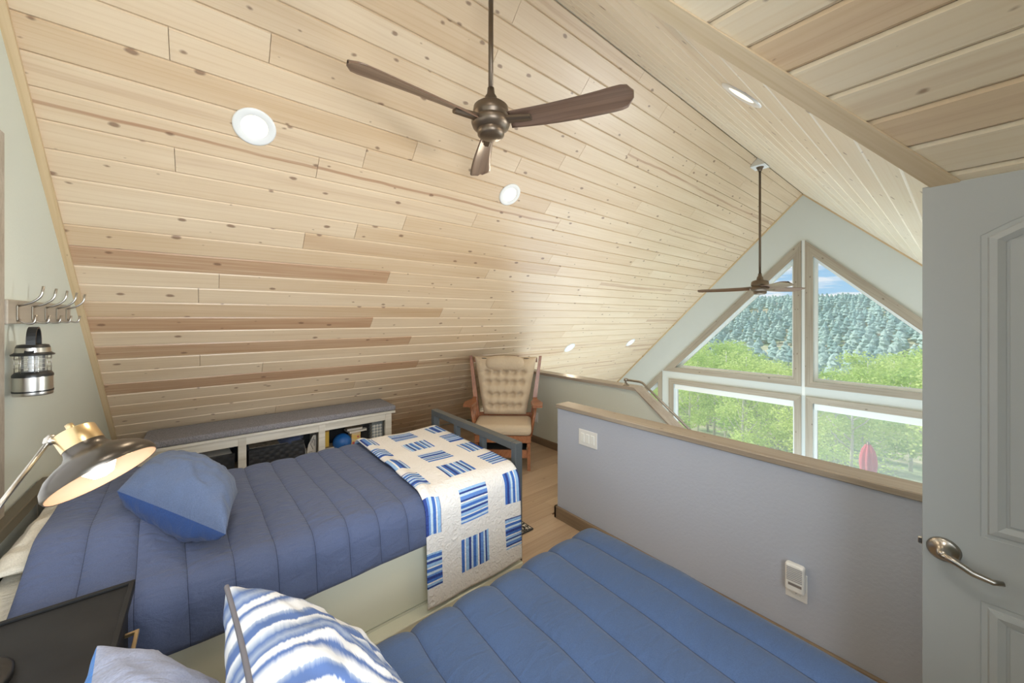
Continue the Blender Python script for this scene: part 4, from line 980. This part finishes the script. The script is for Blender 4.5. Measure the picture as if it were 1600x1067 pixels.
# ------------------------------------------------------------------ coat rack and lantern
rk = empty('coat_rack', (XG, 2.70, 1.60), 'wooden coat rack with five silver hooks on the gable wall', 'coat rack')
B().box((XG, XG+.02), (2.255, 3.07), (1.597, 1.69), .003).build('board', GTRIM, rk); orient(rk.children[0], (0, 1, 0))
for k in range(5):
    yy = 2.34+.162*k; x0 = XG+.02
    h = B().box((x0, x0+.004), (yy-.008, yy+.008), (1.61, 1.67), .002)
    h.tube(smooth_path([(x0+.003, yy, 1.665), (x0+.035, yy, 1.678), (x0+.058, yy, 1.70), (x0+.065, yy, 1.745)], .03), [.0042]*20, 8) if False else h.tube(smooth_path([(x0+.003, yy, 1.668), (x0+.035, yy, 1.680), (x0+.060, yy, 1.705), (x0+.066, yy, 1.748)], .03), .0042, 8)
    h.tube(smooth_path([(x0+.003, yy, 1.615), (x0+.018, yy, 1.600), (x0+.042, yy, 1.598), (x0+.048, yy, 1.632)], .02), .0042, 8)
    h.build('hook', NICKEL, rk)
ln = empty('camping_lantern', (-.535, 2.34, 1.33), 'silver and black camping lantern hanging from the first coat hook', 'lantern')
LC = (XG+.02+.042, 2.33)
def ll(prof, m, nm, n=32): return B().lathe([(r_, h_) for r_, h_ in prof], (LC[0], LC[1], 1.318), (0, 0, 1), n).build(nm, m, ln)
ll([(0, 0), (.050, 0), (.051, .004), (.051, .013)], STEEL, 'base')
ll([(.0525, .013), (.0525, .019)], BLACKP, 'base_band')
ll([(.051, .019), (.051, .074)], STEEL, 'battery_case')
ll([(.0525, .072), (.0525, .080), (.046, .090), (.038, .092), (0, .092)], BLACKP, 'lower_collar')
ll([(.030, .092), (.030, .158)], CLEARP, 'globe')
ll([(.012, .092), (.014, .12), (.012, .158)], WHITE, 'diffuser')
ll([(0, .156), (.055, .156), (.056, .160), (.048, .166), (.046, .168)], BLACKP, 'upper_collar')
ll([(.046, .166), (.044, .186)], STEEL, 'cap_band')
ll([(.044, .186), (.040, .197), (.03, .199), (0, .200)], BLACKP, 'cap')
cg = B()
for k in range(8):
    a = 2*PI*k/8+.3; cg.tube([(LC[0]+.045*math.cos(a), LC[1]+.045*math.sin(a), 1.318+.088), (LC[0]+.045*math.cos(a), LC[1]+.045*math.sin(a), 1.318+.160)], .0013, 5)
for hz in (.108, .125, .142): cg.tube([(LC[0]+.047*math.cos(2*PI*k/28), LC[1]+.047*math.sin(2*PI*k/28), 1.318+hz) for k in range(29)], .0011, 5)
cg.build('wire_guard', STEEL, ln)
hb = B(); Pp = []
for k in range(15):
    a = PI*k/14; Pp.append((LC[0]+.002, LC[1]-.034*math.cos(a), 1.318+.19+.075*math.sin(a)**.7))
Pp = [(LC[0]+.0, LC[1]-.046, 1.318+.165)]+Pp+[(LC[0], LC[1]+.046, 1.318+.165)]
for i in range(len(Pp)-1):
    p, q = Vector(Pp[i]), Vector(Pp[i+1]); hw_ = .012; nrm = Vector((0, -(q-p).z, (q-p).y)).normalized()*.003
    vs_ = [hb.b.verts.new(w_) for w_ in (p+Vector((-hw_, 0, 0))-nrm, p+Vector((hw_, 0, 0))-nrm, p+Vector((hw_, 0, 0))+nrm, p+Vector((-hw_, 0, 0))+nrm, q+Vector((-hw_, 0, 0))-nrm, q+Vector((hw_, 0, 0))-nrm, q+Vector((hw_, 0, 0))+nrm, q+Vector((-hw_, 0, 0))+nrm)]
    for f_ in ((0, 1, 5, 4), (1, 2, 6, 5), (2, 3, 7, 6), (3, 0, 4, 7), (0, 3, 2, 1), (4, 5, 6, 7)): hb.b.faces.new([vs_[i2] for i2 in f_])
hb.build('carry_handle', BLACKP, ln)

# ------------------------------------------------------------------ glider rocking chair
GC = empty('rocking_chair', (2.42, 3.10, 0), 'wooden glider rocking chair with beige tufted cushions in the corner', 'chair', rz=math.radians(-42))
MW = GC.matrix_basis.copy()
def cb2(b, name, m, smooth=False, parent=GC):
    bmesh.ops.transform(b.b, matrix=MW, verts=b.b.verts); return b.build(name, m, parent, smooth)
for sx in (-1, 1):
    p = B().prism([(sx*.278-.017, 0, 0), (sx*.278-.017, .06, 0), (sx*.278-.017, .10, .12), (sx*.278-.017, .28, .12), (sx*.278-.017, .32, 0), (sx*.278-.017, .39, 0), (sx*.278-.017, .39, .292), (sx*.278-.017, 0, .292)], (.034, 0, 0))
    cb2(p, 'base_side', CHAIRW)
cb2(B().box((-.262, .262), (.01, .035), (.13, .215), .003), 'front_rail', CHAIRW)
cb2(B().box((-.262, .262), (.35, .375), (.13, .215), .003), 'rear_rail', CHAIRW)
cb2(B().box((-.25, .25), (.04, .345), (.19, .205), .003), 'base_deck', DARK)
sf = B().box((-.30, .30), (-.02, .01), (.300, .375), .004).box((-.30, .30), (.385, .41), (.300, .375), .004).box((-.30, -.275), (.01, .385), (.300, .375), .003).box((.275, .30), (.01, .385), (.300, .375), .003).box((-.275, .275), (.01, .385), (.335, .345))
cb2(sf, 'seat_frame', CHAIRW)
for sx in (-1, 1):
    cb2(B().box((sx*.20-.012, sx*.20+.012), (.05, .36), (.23, .26)).tube([(sx*.2, .10, .31), (sx*.2, .06, .25)], .012, 6).tube([(sx*.2, .30, .31), (sx*.2, .34, .25)], .012, 6), 'glide_link', DARK)
    # back post
    x0, x1 = sx*.295, sx*.415
    post = B(); a = Vector((x0, .365, .31)); c = Vector((x1, .50, 1.17)); dd = (c-a).normalized(); s1 = Vector((1, 0, 0)); s3 = dd.cross(s1).normalized()
    vs_ = []
    for p_, wd_ in ((a, .032), (a.lerp(c, .5), .034), (c, .024)):
        vs_.append([post.b.verts.new(p_+s1*ux*wd_*.7+s3*uy*wd_) for ux, uy in ((-1, -1), (1, -1), (1, 1), (-1, 1))])
    for i in (0, 1):
        for k in range(4): post.b.faces.new([vs_[i][k], vs_[i][(k+1) % 4], vs_[i+1][(k+1) % 4], vs_[i+1][k]])
    post.b.faces.new(vs_[0]); post.b.faces.new(vs_[2]); cb2(post, 'back_post', CHAIRW)
    # arm
    arm = B().prism([(sx*.325, -.03, .675), (sx*.42, -.02, .675), (sx*.43, .13, .675), (sx*.375, .30, .675), (sx*.375, .43, .675), (sx*.335, .43, .675), (sx*.325, .30, .675), (sx*.30, .15, .675)], (0, 0, .024))
    cb2(arm, 'armrest', CHAIRW)
    for k in range(4):
        yb_ = .07+.085*k
        cb2(B().tube([(sx*.300, yb_+.0, .35), (sx*.355, yb_+.0, .676)], [.016, .014], 8), 'arm_spindle', CHAIRW)
for zz, w_ in ((1.13, .38), (.50, .30)):
    yy = .37+.13*(zz-.36)/.81
    cb2(B().box((-w_, w_), (yy+.0, yy+.022), (zz-.035, zz+.02), .003), 'back_rail', CHAIRW)
for k in range(5):
    xx = -.2+.1*k
    cb2(B().tube([(xx, .40, .49), (xx*1.3, .50, 1.12)], .011, 6), 'back_spindle', CHAIRW)
# seat cushion
NN = 36
def loc_grid(name, fn, nu, nv, m, parent=GC):
    P = np.zeros((nu+1, nv+1, 3))
    for i in range(nu+1):
        for j in range(nv+1): P[i, j] = MW @ Vector(fn(i/nu, j/nv))
    return grid_mesh(name, P, m, parent)
seatc = B().box((-.315, .305), (-.05, .385), (.378, .492), .045, 5); o = cb2(seatc, 'seat_cushion', BEIGE); autosmooth(o, 1.3)
cb2(B().tube([(-.275, -.051, .425), (.265, -.051, .425)], .004, 6), 'cushion_piping', BEIGE)
# back cushion, tufted
tufts = [(tx, tv) for tv in (.17, .36, .57, .74) for tx in (-.62, -.31, 0, .31, .62)]
def backpt(u, v, side):
    s_ = math.sin((u*2-1)*PI/2); q = math.sin((v*2-1)*PI/2); vv = (q+1)/2
    w_ = .245+.125*vv; xx = s_*w_
    h = .045+.065*((1-s_**2)*(1-q**2))**.35 if abs(s_) < 1 and abs(q) < 1 else .045
    e_ = ((1-s_**6)*(1-q**6))**.5
    d_ = .10*e_
    if side > 0:
        dip = 0
        for tx, tv in tufts:
            dxx = (s_-tx)*w_; dyy = (vv-tv)*.70
            dip = max(dip, math.exp(-(dxx**2+dyy**2)/.0011))
            dip = max(dip, .45*math.exp(-(dxx/.010)**2)*math.exp(-((dyy-.0)/.055)**2))
        rowd = max(math.exp(-(((vv-tv)*.70)/.016)**2) for tv in (.17, .36, .57, .74))*(1 if abs(s_) < .72 else .3)
        d_ = (.115-.055*dip-.022*rowd)*e_+.012*noise.noise(Vector((s_*3, vv*4, 2)))*e_
    t_ = .485+.655*vv
    yb_ = .36+.13*(t_-.36)/.81
    return (xx, yb_+.0-(d_ if side > 0 else -.0)+.0, t_+.02)
loc_grid('back_cushion', lambda u, v: backpt(u, v, 1), 70, 80, BEIGE)
loc_grid('back_cushion_rear', lambda u, v: backpt(u, v, -1), 12, 12, BEIGE)
def headpt(u, v):
    s_ = math.sin((u*2-1)*PI/2); a = 2*PI*v; e_ = (1-abs(s_)**5)**.5
    yc, zc = .375, 1.095
    w = 1+.05*noise.noise(Vector((s_*4, math.cos(a)*2, math.sin(a)*2)))
    return (s_*.225, yc-.055*math.cos(a)*e_*w, zc+(.085*math.sin(a)*e_*w))
loc_grid('head_pillow', headpt, 28, 24, BEIGE)
for sx in (-1, 1): cb2(B().tube([(sx*.22, .40, 1.15), (sx*.36, .49, 1.14)], .004, 6), 'cushion_tie', DARK)

# ------------------------------------------------------------------ rug
def rug_mat():
    m, t, b = mat('speckled_rug'); L = t.links; tc = nd(t, 'ShaderNodeTexCoord'); n = nd(t, 'ShaderNodeTexNoise'); n.inputs['Scale'].default_value = 60; n.inputs['Detail'].default_value = 3
    L.new(tc.outputs['Object'], n.inputs['Vector']); r = nd(t, 'ShaderNodeValToRGB'); r.color_ramp.elements[0].position = .47; r.color_ramp.elements[0].color = (.02, .02, .02, 1); r.color_ramp.elements[1].position = .53; r.color_ramp.elements[1].color = (.6, .56, .48, 1)
    L.new(n.outputs[0], r.inputs[0]); L.new(r.outputs[0], b.inputs['Base Color']); b.inputs['Roughness'].default_value = 1
    bp = nd(t, 'ShaderNodeBump'); bp.inputs['Strength'].default_value = .8; bp.inputs['Distance'].default_value = .005; L.new(n.outputs[0], bp.inputs['Height']); L.new(bp.outputs[0], b.inputs['Normal']); return m
rg = empty('rug', (1.72, 2.6, 0), 'speckled black and cream rug on the floor at the bed foot', 'rug')
B().box((1.46, 1.92), (2.09, 3.15), (.001, .012), .004).build('pile', rug_mat(), rg)
B().box((1.455, 1.926), (2.084, 2.094), (.001, .011), .002).box((1.918, 1.928), (2.084, 3.156), (.001, .011), .002).build('binding', DARK, rg)

# ------------------------------------------------------------------ outside
def gz(x, y):
    """terrain height"""
    d = x
    a = -3.3-.16*max(0, x-9) if x < 45 else -9.06-.05*(x-45)
    
    if x >= 70:
        t_ = min(1, (x-70)/185); t_ = t_*t_*(3-2*t_)
        side = -.045*(y+0)*(-1)
        top = 17.5+2.5*noise.noise(Vector((y*.02, 3, 0)))+.05*(y-40) if False else 8.5+2*noise.noise(Vector((y*.015, 3, 0)))+.02*y
        a = -10.3+t_*(top+10.3)
    return a+.5*noise.noise(Vector((x*.06, y*.06, 0)))
xs = [7.4, 9, 12, 16, 20, 26, 32, 40, 50, 60, 70, 85, 100, 115, 130, 145, 160, 175, 190, 205, 220, 235, 250, 270, 300]
ys = list(range(-190, 331, 13))
Pg = np.array([[(x_, y_, gz(x_, y_)) for y_ in ys] for x_ in xs])
def ground_mat():
    m, t, b = mat('dry_grass'); L = t.links; tc = nd(t, 'ShaderNodeTexCoord'); n = nd(t, 'ShaderNodeTexNoise'); n.inputs['Scale'].default_value = .25; n.inputs['Detail'].default_value = 8
    L.new(tc.outputs['Object'], n.inputs['Vector']); r = nd(t, 'ShaderNodeValToRGB'); r.color_ramp.elements[0].position = .4; r.color_ramp.elements[0].color = (.20, .30, .14, 1); r.color_ramp.elements[1].position = .6; r.color_ramp.elements[1].color = (.55, .50, .36, 1)
    L.new(n.outputs[0], r.inputs[0]); L.new(r.outputs[0], b.inputs['Base Color']); b.inputs['Roughness'].default_value = 1; return m
gd = grid_mesh('ground', Pg, ground_mat()); tag(gd, kind='structure')
dk = tag(B().box((XF+.2, 10.2), (-3.5, 6.5), (-2.75, -2.62)).build('deck', GTRIM), kind='structure')
# closed red parasol on the deck
pz = empty('patio_umbrella', (8.4, .98, -2.62), 'closed red patio umbrella seen through the lower right window', 'umbrella')
RU = plain('red_canvas', (.62, .10, .13), .8, sheen=.3)
pm = B(); rings = []
for i in range(13):
    t_ = i/12; z_ = -.46-1.15*t_; r0 = [.03, .07, .088, .095, .09, .08, .078, .082, .088, .09, .09, .092, .095][i]
    rings.append([pm.b.verts.new((8.4+r0*(1+.22*math.cos(8*a+.4*t_))*math.cos(a), .98+r0*(1+.22*math.cos(8*a+.4*t_))*math.sin(a), z_)) for a in [2*PI*k/40 for k in range(40)]])
for i in range(12):
    for k in range(40): pm.b.faces.new([rings[i][k], rings[i][(k+1) % 40], rings[i+1][(k+1) % 40], rings[i+1][k]]).smooth = True
pm.build('folded_canopy', RU, pz)
B().tube([(8.4, .98, -2.6), (8.4, .98, -.42)], .018, 10).build('pole', BRONZE, pz)
B().lathe([(0, .06), (.05, .06), (.22, .03), (.25, 0), (0, 0)], (8.4, .98, -2.62), (0, 0, 1), 24).build('base', BLACKP, pz)
# conifers
def leafmat(name, c1, c2, transl=0, obj=True, nscale=.5):
    m, t, b = mat(name); L = t.links
    n = nd(t, 'ShaderNodeTexNoise'); n.inputs['Scale'].default_value = nscale; tc = nd(t, 'ShaderNodeTexCoord'); L.new(tc.outputs['Object'], n.inputs['Vector'])
    oi = nd(t, 'ShaderNodeObjectInfo'); a = nd(t, 'ShaderNodeMath', operation='ADD'); L.new(n.outputs[0], a.inputs[0]); L.new(oi.outputs['Random'], a.inputs[1])
    mr = nd(t, 'ShaderNodeMapRange'); mr.inputs[1].default_value = .3; mr.inputs[2].default_value = 1.6 if obj else .9; L.new((a if obj else n).outputs[0], mr.inputs[0])
    c = nd(t, 'ShaderNodeMixRGB'); c.inputs[1].default_value = (*c1, 1); c.inputs[2].default_value = (*c2, 1); L.new(mr.outputs[0], c.inputs[0]); L.new(c.outputs[0], b.inputs['Base Color'])
    b.inputs['Roughness'].default_value = .8; b.inputs['Specular IOR Level'].default_value = .2
    if transl:
        out = t.nodes['Material Output']; tl = nd(t, 'ShaderNodeBsdfTranslucent'); L.new(c.outputs[0], tl.inputs[0]); mx_ = nd(t, 'ShaderNodeMixShader'); mx_.inputs[0].default_value = transl
        L.new(b.outputs[0], mx_.inputs[1]); L.new(tl.outputs[0], mx_.inputs[2]); L.new(mx_.outputs[0], out.inputs[0])
    return m
CON = leafmat('hazed_conifer_needles', (.20, .35, .34), (.46, .60, .53)); CONS = leafmat('hazed_conifer_needles_far', (.20, .35, .34), (.46, .60, .53), obj=False, nscale=.12)  # needle colours paled and blued to paint in distance haze
ASP = leafmat('aspen_leaves', (.36, .56, .13), (.76, .86, .34), .45, nscale=.8)
BARK = plain('aspen_bark', (.62, .60, .54), .8, vary=.3, vscale=4); CBARK = plain('conifer_bark', (.20, .14, .10), .9)
def conifer_geo(seed, H=1.0):
    rnd = random.Random(seed); V, F = [], []
    for l, (zc, rz, rr) in enumerate(((.30, .20, .27), (.50, .20, .23), (.70, .18, .16), (.87, .15, .09))):
        n, base = 7, len(V); zc += rnd.uniform(-.02, .02); ox, oy = rnd.uniform(-.04, .04), rnd.uniform(-.04, .04)
        V.append((ox*.5, oy*.5, min(1.0, zc+rz*1.1)))
        for q, (dz, k_) in enumerate(((.55, .55), (-.05, 1.0), (-.6, .8))):
            for k in range(n):
                a = 2*PI*(k+.5*(q % 2))/n+rnd.uniform(-.15, .15); r_ = rr*k_*rnd.uniform(.68, 1.25); V.append((ox+r_*math.cos(a), oy+r_*math.sin(a), zc+rz*dz+rnd.uniform(-.05, .05)))
        for k in range(n): F.append((base, base+1+k, base+1+(k+1) % n))
        for q in (0, 1):
            for k in range(n):
                a_, b_ = base+1+q*n+k, base+1+q*n+(k+1) % n; F.append((a_, a_+n, b_+n)); F.append((a_, b_+n, b_))
    base = len(V)
    for k in range(5): V.append((.018*math.cos(2*PI*k/5), .018*math.sin(2*PI*k/5), -.05))
    V.append((0, 0, .5))
    for k in range(5): F.append((base+k, base+(k+1) % 5, base+5))
    return V, F
cms = []
for s_ in range(6):
    V, F = conifer_geo(s_); me = bpy.data.meshes.new('conifer'); me.from_pydata(V, [], F); me.materials.append(CON); cms.append((me, V, F))
# positions inside the view cone of the gable windows
rnd = random.Random(5); cand = []; cells = {}
tries = 0
while len(cand) < 2500 and tries < 60000:
    tries += 1
    x_ = 64+(265-64)*rnd.random()**.75; y_ = x_*rnd.uniform(.03, .80)
    if noise.noise(Vector((x_*.03, y_*.03, 9))) > .42: continue
    if (x_-204)**2+(y_-97)**2 < 7**2 or (180 < x_ < 204 and abs(y_-x_*.4755) < 3): continue
    ck = (int(x_/2.9), int(y_/2.9))
    if any((x_-q[0])**2+(y_-q[1])**2 < 2.9**2 for a_ in (-1, 0, 1) for b_ in (-1, 0, 1) for q in cells.get((ck[0]+a_, ck[1]+b_), ())): continue
    cells.setdefault(ck, []).append((x_, y_))
    cand.append((x_, y_, rnd.uniform(3.4, 5.4)))
cand.sort(key=lambda c: c[0]**2+c[1]**2)
for i, (x_, y_, h_) in enumerate(cand[:300]):
    me = cms[i % 6][0]; o = bpy.data.objects.new('conifer_tree', me); COL.objects.link(o); o.location = (x_, y_, gz(x_, y_)-.2); o.scale = (h_*1.15, h_*1.15, h_); o.rotation_euler = (0, 0, rnd.uniform(0, 6))
    tag(o, 'blue-green pine tree on the hillside beyond the gable windows', 'tree', 'pines on the far hillside')
V2, F2 = [], []
for i, (x_, y_, h_) in enumerate(cand[300:]):
    V, F = cms[i % 6][1:]; b0 = len(V2); z_ = gz(x_, y_)-.2
    for v in V: V2.append((x_+v[0]*h_*1.15, y_+v[1]*h_*1.15, z_+v[2]*h_))
    F2 += [tuple(b0+k for k in f) for f in F]
me = bpy.data.meshes.new('hillside_forest'); me.from_pydata(V2, [], F2)
o = link('hillside_forest', me, CONS); tag(o, 'dense blue-green pine forest covering the far hill', 'forest', kind='stuff')
# aspens
def aspen_mesh(seed):
    rnd = random.Random(seed); V, F = [], []
    blobs = []
    for k in range(22):
        a = rnd.uniform(0, 2*PI); zz = rnd.uniform(.30, .92); rr = rnd.uniform(0, .20)*(1.1-zz*.5); blobs.append((rr*math.cos(a), rr*math.sin(a), zz, rnd.uniform(.05, .12)))
    for k in range(3600):
        bx, by, bz, br = rnd.choice(blobs); d = Vector((rnd.gauss(0, 1), rnd.gauss(0, 1), rnd.gauss(0, 1))).normalized()*br*rnd.random()**.4
        c = Vector((bx, by, bz))+Vector((d.x, d.y, d.z*.8)); s_ = rnd.uniform(.005, .0105)
        u = Vector((rnd.gauss(0, 1), rnd.gauss(0, 1), rnd.gauss(0, 1))).normalized(); w = u.cross(Vector((rnd.gauss(0, 1), rnd.gauss(0, 1), rnd.gauss(0, 1)))).normalized(); b0 = len(V)
        for p in (c-u*s_, c+w*s_*.8, c+u*s_, c-w*s_*.8): V.append(tuple(p))
        F.append((b0, b0+1, b0+2, b0+3))
    me = bpy.data.meshes.new('aspen_foliage'); me.from_pydata(V, [], F); me.materials.append(ASP)
    b = B(); b.tube([(0, 0, -.03), (.004, .002, .3), (-.004, .004, .6), (.0, .0, .9)], [.011, .009, .006, .002], 7)
    for k in range(6):
        a = rnd.uniform(0, 6.28); z_ = rnd.uniform(.35, .7); b.tube([(0, 0, z_), (.06*math.cos(a), .06*math.sin(a), z_+.07), (.10*math.cos(a), .10*math.sin(a), z_+.14)], [.004, .003, .0015], 5)
    bmesh.ops.recalc_face_normals(b.b, faces=b.b.faces); mt = bpy.data.meshes.new('aspen_trunk'); b.b.to_mesh(mt); b.b.free(); mt.materials.append(BARK)
    return me, mt
ams = [aspen_mesh(s_) for s_ in range(5)]
rnd = random.Random(11); spots = []
tries = 0
while len(spots) < 110 and tries < 9000:
    tries += 1
    x_ = rnd.uniform(14, 50); y_ = x_*rnd.uniform(-.02, .75)
    if all((x_-a)**2+(y_-b_)**2 > 2.2**2 for a, b_, _ in spots): spots.append((x_, y_, 0))
for i, (x_, y_, _) in enumerate(spots):
    z_ = gz(x_, y_)-.1; h_ = rnd.uniform(5.5, 7.6)
    # crown tops stay under the level seen in the photograph
    t_ = .635*x_+.773*y_; a_ = (.773*x_-.635*y_)/t_; u_ = 800+578*a_
    vtop = 560+22*math.sin(u_*.021)+rnd.uniform(-14, 30); 
    if 1330 < u_: vtop -= 10
    zt = 1.62-(vtop-497)/578*t_; h_ = min(max(zt-z_, 4.2), 9.5)
    r = empty('aspen_tree', (x_, y_, z_), 'bright green aspen tree with pale trunk outside the lower windows', 'tree', 'aspens outside the windows')
    me, mt = ams[i % 5]
    for nm, q in (('foliage', me), ('trunk', mt)):
        o = bpy.data.objects.new(nm, q); COL.objects.link(o); o.parent = r
    wsc_ = h_ if h_ < 7 else 7; r.scale = (wsc_*1.25, wsc_*1.25, h_); r.rotation_euler = (0, 0, rnd.uniform(0, 6))
# small cabin on the hill
cbn = empty('cabin', (205, 97, gz(205, 97)), 'tiny white-roofed cabin among the pines near the hilltop', 'house')
zc_ = gz(205, 97)+3.5
B().box((201, 207), (93, 101), (zc_-4, zc_+2)).build('wall', plain('cabin_wall', (.5, .46, .4), .8), cbn)
B().prism([(200, 92, zc_+2), (208, 92, zc_+2), (204, 92, zc_+4.2)], (0, 10, 0)).build('roof', plain('cabin_roof', (.8, .8, .8), .6), cbn)
